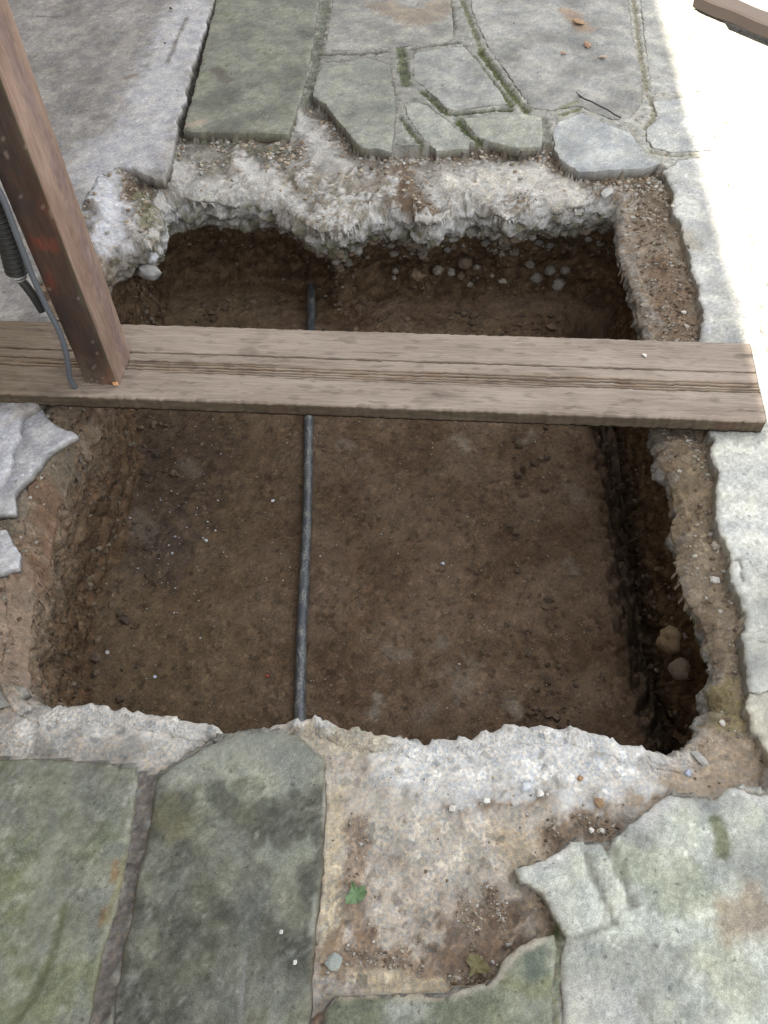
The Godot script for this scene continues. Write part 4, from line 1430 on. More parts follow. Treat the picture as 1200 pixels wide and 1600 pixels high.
func build_board() -> void:
	# weathered scaffold board, laid from edge to edge across the pit
	var tx := wood_textures(1536, 320, 81, [Vector3(0.158, 0.122, 0.096), Vector3(0.250, 0.203, 0.164), Vector3(0.330, 0.278, 0.230)], [[0.60, 0.2, 8.0], [0.83, 0.25, 9.0], [0.43, 0.8, 9.0]], 0.62)
	var m := StandardMaterial3D.new()
	m.resource_name = "weathered board"
	m.albedo_texture = tx[0]
	m.vertex_color_use_as_albedo = true
	m.heightmap_enabled = true
	m.heightmap_texture = tx[1]
	m.heightmap_scale = 0.04
	m.roughness = 0.85
	m.metallic_specular = 0.3
	var a := Vector3(-1.30, 0.0, -1.5435)          # far left corner
	var b := Vector3(0.806, 0.0, -1.348)           # far right corner
	var c0 := Vector3(-1.30, 0.0, -1.3135)
	var d0 := Vector3(0.772, 0.0, -1.1175)
	var thick := 0.036
	var y0 := 0.003
	var nu := 520
	var nv := 150
	var v := PackedVector3Array()
	var c := PackedColorArray()
	var uv := PackedVector2Array()
	var idx := PackedInt32Array()
	# splits along the grain: where across the board, half width, depth, which length of it
	var cracks := [[0.405, 0.0034, 0.010, -1.0, 2.0], [0.545, 0.0030, 0.009, 0.28, 1.2], [0.585, 0.0042, 0.012, 0.25, 1.2], [0.625, 0.0030, 0.008, -1.0, 2.0], [0.66, 0.0036, 0.010, 0.40, 2.0], [0.52, 0.0025, 0.006, -1.0, 0.55], [0.69, 0.0016, 0.003, 0.5, 0.8], [0.30, 0.001, 0.002, 0.55, 0.75]]
	var rows := nv + 12
	for r in rows:
		for i in nu + 1:
			var u := i / float(nu)
			var t := clampf((r - 6) / float(nv - 1), 0.0, 1.0)
			var far_e := a.lerp(b, u)
			var near_e := c0.lerp(d0, u)
			far_e.z += 0.0016 * n_mid.get_noise_2d(u * 4.0, 3.0) + 0.0008 * n_fine.get_noise_2d(u * 2.0, 1.0)
			near_e.z += 0.0016 * n_mid.get_noise_2d(u * 4.0, 8.0) + 0.0012 * n_fine.get_noise_2d(u * 2.0, 5.0)
			var p := far_e.lerp(near_e, t)
			var wide := 0.232
			var e := minf(t, 1.0 - t) * wide
			var y := y0 + thick - 0.004 * pow(clampf(1.0 - e / 0.005, 0, 1), 2.0)
			y += 0.0009 * n_mid.get_noise_2d(u * 1.2, t * 2.0) + 0.0006 * n_fine.get_noise_2d(u * 0.4, t * 1.3)
			var tint := Vector3.ONE
			var wander := 0.006 * n_low.get_noise_2d(u * 0.7, 4.0) + 0.002 * n_mid.get_noise_2d(u * 0.25, 2.0)
			for q in cracks:
				var on := ss(q[3] - 0.02, q[3] + 0.05, u) * ss(q[4] + 0.02, q[4] - 0.05, u)
				var dd: float = absf(t - q[0] - wander) * wide
				var w: float = q[1] * 0.75 * (0.7 + 0.6 * absf(n_low.get_noise_2d(u * 2.0, q[0] * 50.0)) * 2.0)
				var s := ss(1.0, 0.35, dd / w) * on
				y -= q[2] * s
				tint = tint.lerp(Vector3(0.35, 0.28, 0.22), s * 0.85)
			# fresh, yellower wood between the splits
			var fresh := ss(0.505, 0.535, t - wander) * ss(0.665, 0.645, t - wander) * ss(0.02, 0.3, u)
			tint = tint.lerp(Vector3(1.12, 0.94, 0.74), fresh * (0.30 + 0.7 * n_mid.get_noise_2d(u * 1.5, t * 9.0)))
			y -= 0.0015 * fresh
			var spot := n_mid.get_noise_2d(u * 1.1 + 30.0, t * 0.35)
			tint *= 1.0 - 0.25 * ss(0.40, 0.62, spot)
			tint *= 1.0 + 0.16 * n_mid.get_noise_2d(u * 0.5 + 60.0, t * 1.1) - 0.20 * ss(0.30, 0.6, n_low.get_noise_2d(u * 2.6 + 9.0, t * 0.5))
			tint *= 1.0 + 0.06 * n_fine.get_noise_2d(u * 0.35, t * 2.2)
			tint *= 1.0 + 0.10 * n_low.get_noise_2d(u * 2.0, 7.0)
			# darker and greener left of the post
			tint = tint.lerp(tint * Vector3(0.62, 0.60, 0.54), ss(0.36, 0.22, u + 0.03 * spot))
			# knot on the front edge at the right end
			if r < 6:
				y = lerpf(y0, y, r / 6.0)
				p = far_e
			elif r > nv + 5:
				var s := (r - nv - 5) / 6.0
				y = lerpf(y, y0, s)
				p = near_e + Vector3(0, 0, 0.0012 * n_fine.get_noise_2d(u * 1.5, s))
				tint = Vector3(0.29, 0.27, 0.23) * (1.0 + 0.3 * n_mid.get_noise_2d(u * 1.5, s * 0.3))  # front face painted darker than the top, in place of shade
				var kn := Vector2((u - 0.965) * 2.1 / 0.022, (s - 0.45) * thick / 0.014).length()
				tint = tint.lerp(Vector3(0.28, 0.22, 0.19), ss(1.2, 0.8, kn))
				var k2 := Vector2((u - 0.525) * 2.1 / 0.016, (s - 0.5) * thick / 0.012).length()
				tint = tint.lerp(Vector3(0.30, 0.24, 0.2), ss(1.2, 0.8, k2) * 0.8)
				if r == rows - 1: tint *= 0.8
			p.y = y
			v.append(p)
			c.append(col(tint))
			uv.append(Vector2(u * 0.98 + 0.01, t * 0.9 + 0.02 + (0.02 * (r - nv - 5) if r > nv + 5 else 0.0)))
	for r in rows - 1:
		for i in nu:
			var k := r * (nu + 1) + i
			idx.append_array([k, k + 1, k + nu + 1, k + 1, k + nu + 2, k + nu + 1])
	# underside and ends
	var last := (rows - 1) * (nu + 1)
	for i in nu:
		idx.append_array([i, last + i, i + 1, i + 1, last + i, last + i + 1])
	for end in [0, nu]:
		var m0 := v.size()
		v.append(v[end].lerp(v[last + end], 0.5) + Vector3(0, 0.018, 0))
		c.append(Color(0.8, 0.7, 0.6))
		uv.append(Vector2(0.5, 0.5))
		for r in rows - 1:
			var p: int = r * (nu + 1) + end
			var q: int = p + nu + 1
			idx.append_array([m0, p, q] if end == 0 else [m0, q, p])
		idx.append_array([m0, last + end, end] if end == 0 else [m0, end, last + end])
	var o := put("wooden_board", grid_mesh(v, c, idx, uv), m)
	tag(o, "weathered grey scaffold board with long splits laid across the pit", "board")


func build_post() -> void:
	var post := Node3D.new()
	post.name = called("porch_post")
	add_child(post)
	tag(post, "square brown timber post with flaking red paint standing on the board", "post")
	post.position = Vector3(-0.582, 0.039, -1.325)
	post.rotation.y = -0.14
	var tx := wood_textures(512, 128, 91, [Vector3(0.10, 0.060, 0.043), Vector3(0.165, 0.108, 0.082), Vector3(0.235, 0.168, 0.132)], [], 0.65)
	var m := StandardMaterial3D.new()
	m.resource_name = "old stained timber"
	m.albedo_texture = tx[0]
	m.vertex_color_use_as_albedo = true
	m.heightmap_enabled = true
	m.heightmap_texture = tx[1]
	m.heightmap_scale = 0.02
	m.roughness = 0.6
	m.metallic_specular = 0.4
	var hw := 0.0375
	var hd := 0.047
	var tall := 2.40
	var rad := 0.005
	# outline with rounded corners, walked round once
	var ring := PackedVector2Array()
	for k in 4:
		var s: Vector2 = [Vector2(1, 1), Vector2(-1, 1), Vector2(-1, -1), Vector2(1, -1)][k]
		var ctr := Vector2(s.x * (hw - rad), s.y * (hd - rad))
		for q in 4:
			var a := PI * 0.5 * k + PI * 0.5 * q / 3.0
			ring.append(ctr + Vector2(cos(a), sin(a)) * rad)
		var nxt: Vector2 = [Vector2(-1, 1), Vector2(-1, -1), Vector2(1, -1), Vector2(1, 1)][k]
		var from := ctr + Vector2(cos(PI * 0.5 * (k + 1)), sin(PI * 0.5 * (k + 1))) * rad
		var to := Vector2(nxt.x * (hw - rad), nxt.y * (hd - rad)) + Vector2(cos(PI * 0.5 * (k + 1)), sin(PI * 0.5 * (k + 1))) * rad
		for q in range(1, 12):
			ring.append(from.lerp(to, q / 12.0))
	var n := ring.size()
	var v := PackedVector3Array()
	var c := PackedColorArray()
	var uv := PackedVector2Array()
	var idx := PackedInt32Array()
	var rows := 400
	for j in rows + 1:
		var y := tall * j / rows
		for i in n + 1:
			var p := ring[i % n]
			var q := Vector3(p.x, y, p.y)
			var mi := n_mid.get_noise_3d(q.x, q.y * 0.6, q.z)
			var lo := n_low.get_noise_3d(q.x, q.y * 0.5, q.z)
			var fi := n_fine.get_noise_3d(q.x, q.y * 0.5, q.z)
			var out := 0.0007 * mi + 0.0004 * fi
			# rotted, ragged foot
			out -= 0.004 * ss(0.06, 0.0, y) * ss(-0.1, 0.3, mi + fi)
			q += Vector3(p.x, 0, p.y).normalized() * out
			if j == 0: q.y += 0.004 * absf(fi)
			var tint := Vector3(1.0, 1.0, 1.0)
			var front := ss(hd - 0.004, hd - 0.001, p.y)
			var right_ := ss(hw - 0.004, hw - 0.001, p.x)
			# front: darker, with red oxide patches; right: paler, greyish purple and ochre
			var fr := Vector3(0.27, 0.23, 0.21).lerp(Vector3(0.56, 0.25, 0.19), ss(0.0, 0.35, lo + 0.7 * mi)).lerp(Vector3(0.20, 0.20, 0.21), ss(0.1, 0.45, -lo + 0.5 * mi))
			fr = fr.lerp(Vector3(0.40, 0.48, 0.36), ss(hw - 0.018, hw, p.x + 0.008 * mi) * 0.6)
			var across := p.y / hd + 0.25 * lo + 0.12 * mi      # 1 at the near corner, -1 at the far one
			var rt := Vector3(0.84, 0.85, 1.0)
			rt = rt.lerp(Vector3(1.50, 1.60, 1.55), ss(-0.25, 0.45, across + 0.6 * ss(0.9, 2.0, y) - 0.2))
			rt = rt.lerp(Vector3(1.25, 1.55, 1.25), ss(-0.55, -0.85, across) * 0.8)
			rt = rt.lerp(Vector3(1.7, 1.95, 1.8), ss(0.75, 0.95, across) * 0.7)
			rt *= 1.0 + 0.16 * fi + 0.2 * mi + 0.12 * n_grit.get_noise_3d(q.x, q.y * 0.3, q.z)
			tint = tint.lerp(fr, front).lerp(rt, right_)
			tint = tint.lerp(Vector3(0.8, 1.0, 1.0), ss(0.09, 0.0, y + 0.05 * mi) * 0.4 * front)
			if fi > 0.5 and mi > 0.15: tint = tint.lerp(Vector3(1.6, 1.9, 2.0), 0.4)
			v.append(q)
			c.append(col(tint))
			uv.append(Vector2(y * 0.9, i / float(n) * 2.0))
	for j in rows:
		for i in n:
			var k := j * (n + 1) + i
			idx.append_array([k, k + 1, k + n + 1, k + 1, k + n + 2, k + n + 1])
	put("post_shaft", grid_mesh(v, c, idx, uv), m, post)
	var lost := StandardMaterial3D.new()
	lost.resource_name = "raw wood"
	lost.albedo_color = Color(0.42, 0.22, 0.10).linear_to_srgb()
	lost.roughness = 0.9
	var chip := put("bare_corner", chip_mesh(5), lost, post)
	chip.position = Vector3(0.030, 0.006, 0.046)
	chip.scale = Vector3(0.008, 0.008, 0.005)

	# grey strap that hangs past the post and ends on the board
	var sm := plain_material("grey strap", Color(0.07, 0.077, 0.09), 0.6)
	var pth := [Vector3(-0.655, 0.592, -1.262), Vector3(-0.634, 0.545, -1.262), Vector3(-0.622, 0.491, -1.262), Vector3(-0.625, 0.410, -1.262), Vector3(-0.628, 0.332, -1.262), Vector3(-0.627, 0.262, -1.262), Vector3(-0.623, 0.197, -1.262), Vector3(-0.629, 0.137, -1.262), Vector3(-0.645, 0.073, -1.268)]
	var line := PackedVector3Array()
	var cv := Curve3D.new()
	for k in pth.size():
		var d: Vector3 = (pth[mini(k + 1, pth.size() - 1)] - pth[maxi(k - 1, 0)]) / 6.0
		cv.add_point(pth[k], -d, d)
	cv.add_point(Vector3(pth[8].x + 0.001, 0.0405, -1.272))
	cv.bake_interval = 0.008
	var baked := cv.get_baked_points()
	line = baked
	var strap := put("grey_strap", tube(line, 0.0055, 10), sm)
	tag(strap, "thin grey strap hanging down in front of the post and ending on the board", "strap")

	# black corrugated hose behind the strap
	var hm := plain_material("black rubber", Color(0.013, 0.013, 0.011), 0.6)
	var h0: Vector3 = Vector3(-0.684, 0.545, -1.330)
	var h1: Vector3 = Vector3(-0.690, 0.281, -1.330)
	var hl := PackedVector3Array()
	var hr := PackedFloat32Array()
	for k in 161:
		var t := k / 160.0
		hl.append(h0.lerp(h1, t) + Vector3(0.012 * sin(t * PI), 0, 0))
		hr.append((0.019 + 0.0028 * sin(t * 160.0)) * (1.0 if t < 0.97 else 0.75))
	var hose := Node3D.new()
	hose.name = called("corrugated_hose")
	add_child(hose)
	tag(hose, "black corrugated hose hanging beside the grey strap at the post", "hose")
	put("hose_body", tube(hl, 0.02, 16, hr), hm, hose)
	var tail := PackedVector3Array([Vector3(-0.690, 0.281, -1.330), Vector3(-0.680, 0.263, -1.325), Vector3(-0.674, 0.238, -1.325), Vector3(-0.669, 0.202, -1.325)])
	put("hose_tail", tube(tail, 0.009, 8), hm, hose)
	var cuff := PackedVector3Array([h0.lerp(h1, 0.975), h0.lerp(h1, 1.015)])
	put("hose_cuff", tube(cuff, 0.016, 14), plain_material("dull metal", Color(0.30, 0.30, 0.29), 0.5), hose)


# ==================================================================== loose stones and grit

func scatter(label: String, count: int, small: float, big: float, tones: Array, where: Callable, mesh: Mesh) -> void:
	var places: Array[Transform3D] = []
	var cols: Array[Color] = []
	var tries := 0
	while places.size() < count and tries < count * 60:
		tries += 1
		var hit: Variant = where.call()
		if hit == null:
			continue
		var at: Vector3 = hit
		var s := lerpf(small, big, pow(rng.randf(), 4.5))
		var b := Basis.from_euler(Vector3(rng.randf() * 6.28, rng.randf() * 6.28, rng.randf() * 6.28)).scaled(Vector3(s, s * rng.randf_range(0.5, 0.9), s * rng.randf_range(0.7, 1.0)))
		places.append(Transform3D(b, at + Vector3(0, s * 0.25, 0)))
		var t: Vector3 = tones[rng.randi() % tones.size()]
		t *= rng.randf_range(0.75, 1.2)
		cols.append(col(t))
	var mm := MultiMesh.new()
	mm.transform_format = MultiMesh.TRANSFORM_3D
	mm.use_colors = true
	mm.mesh = mesh
	mm.instance_count = places.size()
	for i in places.size():
		mm.set_instance_transform(i, places[i])
		mm.set_instance_color(i, cols[i])
	var o := MultiMeshInstance3D.new()
	o.name = called("gravel")
	o.multimesh = mm
	o.material_override = m_gravel
	add_child(o, true)
	tag(o, label, "gravel", "", "stuff")


func on_broken(x0: float, x1: float, z0: float, z1: float, clump: float) -> Variant:
	var x := rng.randf_range(x0, x1)
	var z := rng.randf_range(z0, z1)
	var i := int(round((x - GX0) / CELL))
	var j := int(round((z - GZ0) / CELL))
	if i < 0 or j < 0 or i >= GNX or j >= GNZ:
		return null
	var k := j * GNX + i
	if not g_broken[k] or g_hole[k] or g_stone[k] or d_lip[k] < 0.012:
		return null
	if n_low.get_noise_2d(x * 1.7 + 3.0, z * 1.7) + 0.4 * n_mid.get_noise_2d(x, z) < clump:
		return null
	# dark, earthy ground holds more loose stones than clean cement
	if rng.randf() > (0.035 if g_c[k].x > 0.36 else 1.0 if g_c[k].x < 0.29 else 0.35):
		return null
	return Vector3(x, g_h[k], z)


func on_foot() -> Variant:
	# near the foot of the walls, thinning out towards the middle
	var k := rng.randi() % lip_s.size()
	var q := lip_s[k] - lip_n[k] * (0.02 + 0.10 * pow(rng.randf(), 2.0))
	if lip_z[k].y > 0.2:
		q -= lip_n[k] * 0.16
	return Vector3(q.x, FLOOR + 0.002, q.y)


func build_stones() -> void:
	var chip := chip_mesh(3)
	var earth := [Vector3(0.20, 0.14, 0.095), Vector3(0.30, 0.235, 0.165), Vector3(0.40, 0.35, 0.28), Vector3(0.15, 0.105, 0.075), Vector3(0.47, 0.44, 0.38)]
	var pale := [Vector3(0.45, 0.40, 0.32), Vector3(0.36, 0.28, 0.2), Vector3(0.55, 0.53, 0.49), Vector3(0.26, 0.19, 0.13), Vector3(0.50, 0.42, 0.32)]
	scatter("crumbs of mortar and grit on the broken cement beyond the pit", 2600, 0.0016, 0.009, pale, on_broken.bind(-0.9, 0.8, -2.75, -1.9, -0.25), chip)
	scatter("earthy grit along the broken ledge right of the pit", 2600, 0.0014, 0.007, earth, on_broken.bind(0.4, 0.85, -2.4, -0.45, -0.4), chip)
	scatter("crumbs and grit on the open mortar patch at the near edge of the pit", 1500, 0.0008, 0.0042, earth + pale, on_broken.bind(-0.35, 0.6, -0.62, -0.1, -0.2), chip)
	scatter("clods and grit on the earth slope left of the pit", 1500, 0.0016, 0.008, earth, on_broken.bind(-0.95, -0.5, -1.6, -0.6, -0.4), chip)
	scatter("small pale grit strewn over the pit floor", 2600, 0.0009, 0.0034, earth + pale, func() -> Variant: return Vector3(rng.randf_range(-0.62, 0.5), FLOOR + 0.002, rng.randf_range(-1.9, -0.5)), chip)
	scatter("clods and grit sticking out of the earth sides of the pit", 5200, 0.0016, 0.011, [Vector3(0.155, 0.112, 0.077), Vector3(0.2, 0.15, 0.1), Vector3(0.12, 0.085, 0.06), Vector3(0.25, 0.205, 0.15), Vector3(0.17, 0.12, 0.08)], func() -> Variant: return wall_at[rng.randi() % wall_at.size()], chip)
	var band := PackedVector3Array()
	for q in wall_at:
		if q.z < -1.95 and q.y > -0.27 and q.y < -0.15 and q.x > -0.15 + 0.3 * n_low.get_noise_2d(q.x, q.y): band.append(q)
	scatter("rounded stones of a gravelly layer in the far side of the pit", 420, 0.004, 0.017, [Vector3(0.24, 0.2, 0.155), Vector3(0.29, 0.26, 0.215), Vector3(0.2, 0.155, 0.11), Vector3(0.33, 0.31, 0.28), Vector3(0.22, 0.2, 0.18)], func() -> Variant: return band[rng.randi() % band.size()], cobble_mesh(61, 0.15))
	scatter("crumbled earth lying along the foot of the pit sides", 900, 0.002, 0.016, [Vector3(0.15, 0.105, 0.07), Vector3(0.18, 0.13, 0.09), Vector3(0.12, 0.085, 0.06)], on_foot, chip)
	scatter("white flecks of cement on the left part of the pit floor", 60, 0.0016, 0.0042, [Vector3(0.7, 0.7, 0.72)], func() -> Variant: return Vector3(rng.randfn(-0.50, 0.10), FLOOR + 0.005, rng.randfn(-1.22, 0.16)), chip)
	scatter("crumbs on the paving beyond the pit", 240, 0.0012, 0.004, earth, func() -> Variant: return Vector3(rng.randf_range(-0.9, 0.9), 0.004, rng.randf_range(-3.3, -2.6)), chip)

	# single stones big enough to pick out: where, size (m), colour, label
	var chips := [chip_mesh(11), chip_mesh(23), chip_mesh(37)]
	var list := [
		[Vector3(0.316, -0.030, -0.397), Vector3(0.011, 0.006, 0.008), Vector3(0.27, 0.175, 0.10), "orange brown pebble on the broken cement near the pit edge"],
		[Vector3(0.294, -0.030, -0.435), Vector3(0.007, 0.005, 0.006), Vector3(0.30, 0.19, 0.11), "small brown pebble above the orange one on pale cement"],
		[Vector3(0.144, -0.030, -0.405), Vector3(0.009, 0.007, 0.006), Vector3(0.62, 0.62, 0.58), "upright white chip at the edge of the white cement"],
		[Vector3(0.091, -0.030, -0.394), Vector3(0.008, 0.006, 0.007), Vector3(0.56, 0.54, 0.48), "white lump in the dark hollow of the near cement"],
		[Vector3(0.207, -0.030, -0.424), Vector3(0.012, 0.006, 0.008), Vector3(0.50, 0.53, 0.56), "bluish white stone at the foot of the white cement"],
		[Vector3(0.227, -0.030, -0.413), Vector3(0.008, 0.007, 0.008), Vector3(0.60, 0.58, 0.53), "round white lump beside the bluish stone"],
		[Vector3(0.298, -0.030, -0.356), Vector3(0.006, 0.005, 0.005), Vector3(0.62, 0.60, 0.56), "left white crumb of a pair in the soil beside the pale flagstone"],
		[Vector3(0.313, -0.030, -0.355), Vector3(0.006, 0.005, 0.005), Vector3(0.62, 0.60, 0.56), "right white crumb of a pair in the soil beside the pale flagstone"],
		[Vector3(0.493, -0.036, -0.461), Vector3(0.022, 0.005, 0.008), Vector3(0.36, 0.35, 0.32), "flat grey stone lying at the near right corner of the pit"],
		[Vector3(0.465, -0.032, -0.439), Vector3(0.010, 0.005, 0.007), Vector3(0.33, 0.36, 0.44), "blue grey flint set in the sandy cement"],
		[Vector3(0.541, -0.036, -0.519), Vector3(0.006, 0.005, 0.007), Vector3(0.55, 0.52, 0.46), "small white stone on the yellow earth at the right corner"],
		[Vector3(0.602, -0.048, -0.794), Vector3(0.014, 0.007, 0.010), Vector3(0.55, 0.52, 0.47), "white stone lying on the right ledge"],
		[Vector3(0.620, -0.046, -0.862), Vector3(0.012, 0.009, 0.012), Vector3(0.40, 0.36, 0.31), "grey block wedged beside the paving on the right ledge"],
		[Vector3(0.569, 0.041, -1.316), Vector3(0.0075, 0.004, 0.005), Vector3(0.66, 0.63, 0.60), "white chip lying on the far edge of the board"],
		[Vector3(0.647, -0.075, -2.062), Vector3(0.028, 0.010, 0.016), Vector3(0.42, 0.41, 0.38), "round grey flake beside the far right corner of the pit"],
		[Vector3(0.726, -0.048, -1.534), Vector3(0.008, 0.006, 0.007), Vector3(0.60, 0.56, 0.52), "white pebble on the brown ledge behind the board"],
		[Vector3(0.722, -0.046, -1.488), Vector3(0.010, 0.006, 0.007), Vector3(0.46, 0.40, 0.33), "tan pebble just behind the board on the ledge"],
		[Vector3(0.785, -0.044, -1.927), Vector3(0.009, 0.005, 0.006), Vector3(0.55, 0.50, 0.42), "cream chip on the sandy ledge at the far right"],
		[Vector3(0.505, -0.028, -2.232), Vector3(0.008, 0.007, 0.007), Vector3(0.45, 0.33, 0.25), "pinkish pebble in the dark soil under the pale flagstone"],
		[Vector3(-0.441, -0.396, -1.175), Vector3(0.007, 0.005, 0.005), Vector3(0.72, 0.72, 0.76), "largest white fleck on the pit floor left of the pipe"],
		[Vector3(0.137, -0.396, -1.086), Vector3(0.006, 0.005, 0.005), Vector3(0.55, 0.58, 0.68), "lone pale blue pebble on the pit floor right of the pipe"],
		[Vector3(-0.515, -0.396, -0.811), Vector3(0.006, 0.005, 0.005), Vector3(0.58, 0.60, 0.72), "pale blue pebble near the near left corner of the pit floor"],
		[Vector3(-0.630, -0.394, -0.874), Vector3(0.007, 0.005, 0.006), Vector3(0.52, 0.50, 0.50), "grey white pebble at the foot of the left earth wall"],
		[Vector3(-0.283, -0.396, -1.293), Vector3(0.006, 0.004, 0.005), Vector3(0.66, 0.65, 0.66), "white pebble close to the pipe on its left"],
		[Vector3(-0.267, -0.396, -0.806), Vector3(0.006, 0.004, 0.004), Vector3(0.42, 0.09, 0.06), "small red brick chip on the pit floor"],
		[Vector3(-0.090, -0.024, -0.190), Vector3(0.014, 0.004, 0.014), Vector3(0.30, 0.32, 0.29), "round grey flake of stone by the corner of the dark flagstone"],
		[Vector3(0.724, 0.004, -3.042), Vector3(0.034, 0.007, 0.020), Vector3(0.37, 0.24, 0.15), "largest brown clod on the far paving"],
		[Vector3(0.724, 0.004, -2.866), Vector3(0.022, 0.007, 0.014), Vector3(0.33, 0.21, 0.14), "brown clod nearer the pit than the largest one"],
		[Vector3(0.635, 0.004, -2.812), Vector3(0.015, 0.004, 0.010), Vector3(0.36, 0.24, 0.16), "small flat brown clod left of the others on the paving"],
		[Vector3(0.759, 0.004, -2.776), Vector3(0.018, 0.004, 0.010), Vector3(0.42, 0.32, 0.23), "pale tan clod right of the others on the paving"],
		[Vector3(-0.708, 0.012, -3.229), Vector3(0.012, 0.005, 0.006), Vector3(0.07, 0.06, 0.055), "dark crumb at the top of the smooth cement slab"],
		[Vector3(-0.691, 0.012, -2.953), Vector3(0.006, 0.004, 0.006), Vector3(0.05, 0.055, 0.11), "dark blue crumb on the smooth cement slab"],
		[Vector3(-0.159, 0.005, -0.224), Vector3(0.0045, 0.002, 0.0035), Vector3(0.52, 0.52, 0.50), "white chip on the dark flagstone, nearer its upper edge"],
		[Vector3(-0.139, 0.005, -0.186), Vector3(0.005, 0.002, 0.004), Vector3(0.52, 0.51, 0.47), "white chip on the dark flagstone, nearer the mortar patch"],
	]
	for e in list:
		var sz: Vector3 = e[1]
		var o := put("clod" if "clod" in e[3] else "stone", chips[rng.randi() % 3], tinted(e[2]))
		o.position = e[0] + Vector3(0, sz.y * 0.35, 0)
		if sz.x < 0.03 and o.position.y < -0.01 and o.position.y > -0.3:
			o.position.y = height_at(o.position.x, o.position.z) + sz.y * 0.45
		o.scale = sz
		o.rotation = Vector3(0, rng.randf() * 6.28, 0.1)
		tag(o, e[3], "clod" if "clod" in e[3] else "stone")


func build_small_things() -> void:
	# twig
	var tm := plain_material("twig bark", Color(0.045, 0.038, 0.034), 0.9)
	var twig := Node3D.new()
	twig.name = called("twig")
	add_child(twig)
	tag(twig, "thin dark twig lying on the pale paving beyond the pit", "twig")
	var tp := PackedVector3Array([Vector3(0.635, 0.008, -2.528), Vector3(0.645, 0.014, -2.487), Vector3(0.668, 0.010, -2.474), Vector3(0.689, 0.009, -2.447), Vector3(0.706, 0.012, -2.417), Vector3(0.722, 0.008, -2.398), Vector3(0.738, 0.007, -2.380)])
	put("stem", tube(tp, 0.0022, 6), tm, twig)
	put("side_shoot", tube(PackedVector3Array([Vector3(0.645, 0.013, -2.489), Vector3(0.633, 0.016, -2.492), Vector3(0.629, 0.014, -2.532)]), 0.0014, 5), tm, twig)

	# green leaf, three-lobed, slightly curled
	var lm := StandardMaterial3D.new()
	lm.resource_name = "leaf"
	lm.vertex_color_use_as_albedo = true
	lm.roughness = 0.6
	lm.backlight_enabled = true
	lm.backlight = Color(0.1, 0.2, 0.05)
	leaf("leaf", Vector3(-0.058, -0.020, -0.276), 0.020, 0.3, Vector3(0.085, 0.145, 0.06), lm, "fresh green leaf lying on the open mortar patch")
	leaf("leaf", Vector3(0.108, -0.020, -0.180), 0.020, 2.4, Vector3(0.10, 0.085, 0.03), lm, "withered olive leaf in the dark soil of the mortar patch")

	# timber lying in the sun at the far right
	var bm := plain_material("old rail", Color(0.036, 0.026, 0.022), 0.85)
	var a: Vector3 = Vector3(1.175, 0.024, -3.146)
	var b: Vector3 = Vector3(1.461, 0.024, -2.732)
	var o := put("wooden_batten", bar(a, b, 0.082, 0.045, 0.006), bm)
	tag(o, "brown wooden batten lying on the sunlit ground at the far right", "batten")


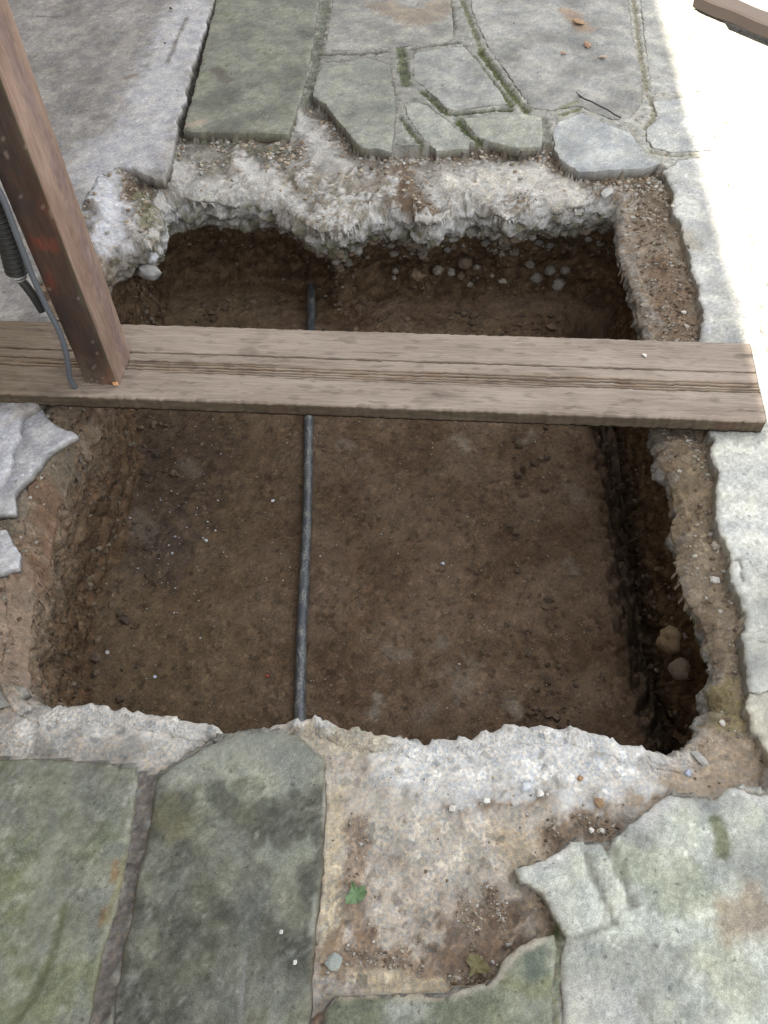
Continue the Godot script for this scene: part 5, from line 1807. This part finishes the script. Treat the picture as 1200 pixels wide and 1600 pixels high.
func bar(a: Vector3, b: Vector3, wide: float, high: float, cut: float) -> ArrayMesh:
	# a sawn bar with chamfered edges, a little bowed and worn
	var along := (b - a).normalized()
	var side := along.cross(Vector3.UP).normalized()
	var w := wide * 0.5
	var h := high * 0.5
	var prof := [Vector2(-w + cut, h), Vector2(w - cut, h), Vector2(w, h - cut), Vector2(w, -h + cut), Vector2(w - cut, -h), Vector2(-w + cut, -h), Vector2(-w, -h + cut), Vector2(-w, h - cut)]
	var st := SurfaceTool.new()
	st.begin(Mesh.PRIMITIVE_TRIANGLES)
	st.set_smooth_group(-1)
	var rows := []
	for k in 25:
		var t := k / 24.0
		var ring := []
		for q in prof:
			var p: Vector3 = a.lerp(b, t) + side * (q.x + 0.002 * sin(t * 9.0)) + Vector3.UP * (q.y + 0.0015 * sin(t * 17.0 + q.x * 60.0))
			if k == 0: p += along * 0.012 * sin(q.x * 90.0)
			ring.append(p)
		rows.append(ring)
	for k in 24:
		for i in 8:
			var j := (i + 1) % 8
			for p in [rows[k][i], rows[k][j], rows[k + 1][i], rows[k][j], rows[k + 1][j], rows[k + 1][i]]:
				st.add_vertex(p)
	for i in range(1, 7):
		for p in [rows[0][0], rows[0][i + 1], rows[0][i], rows[24][0], rows[24][i], rows[24][i + 1]]:
			st.add_vertex(p)
	st.generate_normals()
	return st.commit()


func leaf(kind: String, at: Vector3, size: float, turn: float, c0: Vector3, m: Material, label: String) -> void:
	var v := PackedVector3Array([Vector3(0, 0.002, 0)])
	var c := PackedColorArray([col(c0 * 1.2)])
	var idx := PackedInt32Array()
	var outline := pts([0, 1000, 130, 640, 210, 420, 330, 330, 620, 300, 860, 120, 700, 0, 840, -240, 620, -420, 420, -560, 200, -600, 60, -640, -60, -640, -260, -600, -460, -640, -640, -500, -930, -420, -760, -180, -820, 20, -520, 160, -300, 300, -200, 470, -110, 700])
	var n := outline.size()
	for ring in 2:
		for k in n:
			var q2 := outline[k] * (0.5 if ring == 0 else 1.0)
			var p := Vector3(q2.x, 0, -q2.y) * size
			p.y = 0.004 + 0.22 * absf(p.x) + size * 0.12 * sin(k * 1.9 + turn) * ring
			v.append(p)
			c.append(col(c0 * (1.0 + 0.15 * sin(k * 2.3) * ring)))
	for k in n:
		var q := (k + 1) % n
		idx.append_array([0, 1 + k, 1 + q, 1 + k, 1 + n + k, 1 + q, 1 + q, 1 + n + k, 1 + n + q])
	var under := idx.duplicate()
	under.reverse()
	var off := v.size()
	for k in off:
		v.append(v[k] - Vector3(0, 0.0006, 0))
		c.append(c[k])
	for k in under:
		idx.append(k + off)
	var o := put(kind, grid_mesh(v, c, idx), m)
	o.position = Vector3(at.x, height_at(at.x, at.z) + 0.003, at.z)
	o.rotation.y = turn
	tag(o, label, "leaf")
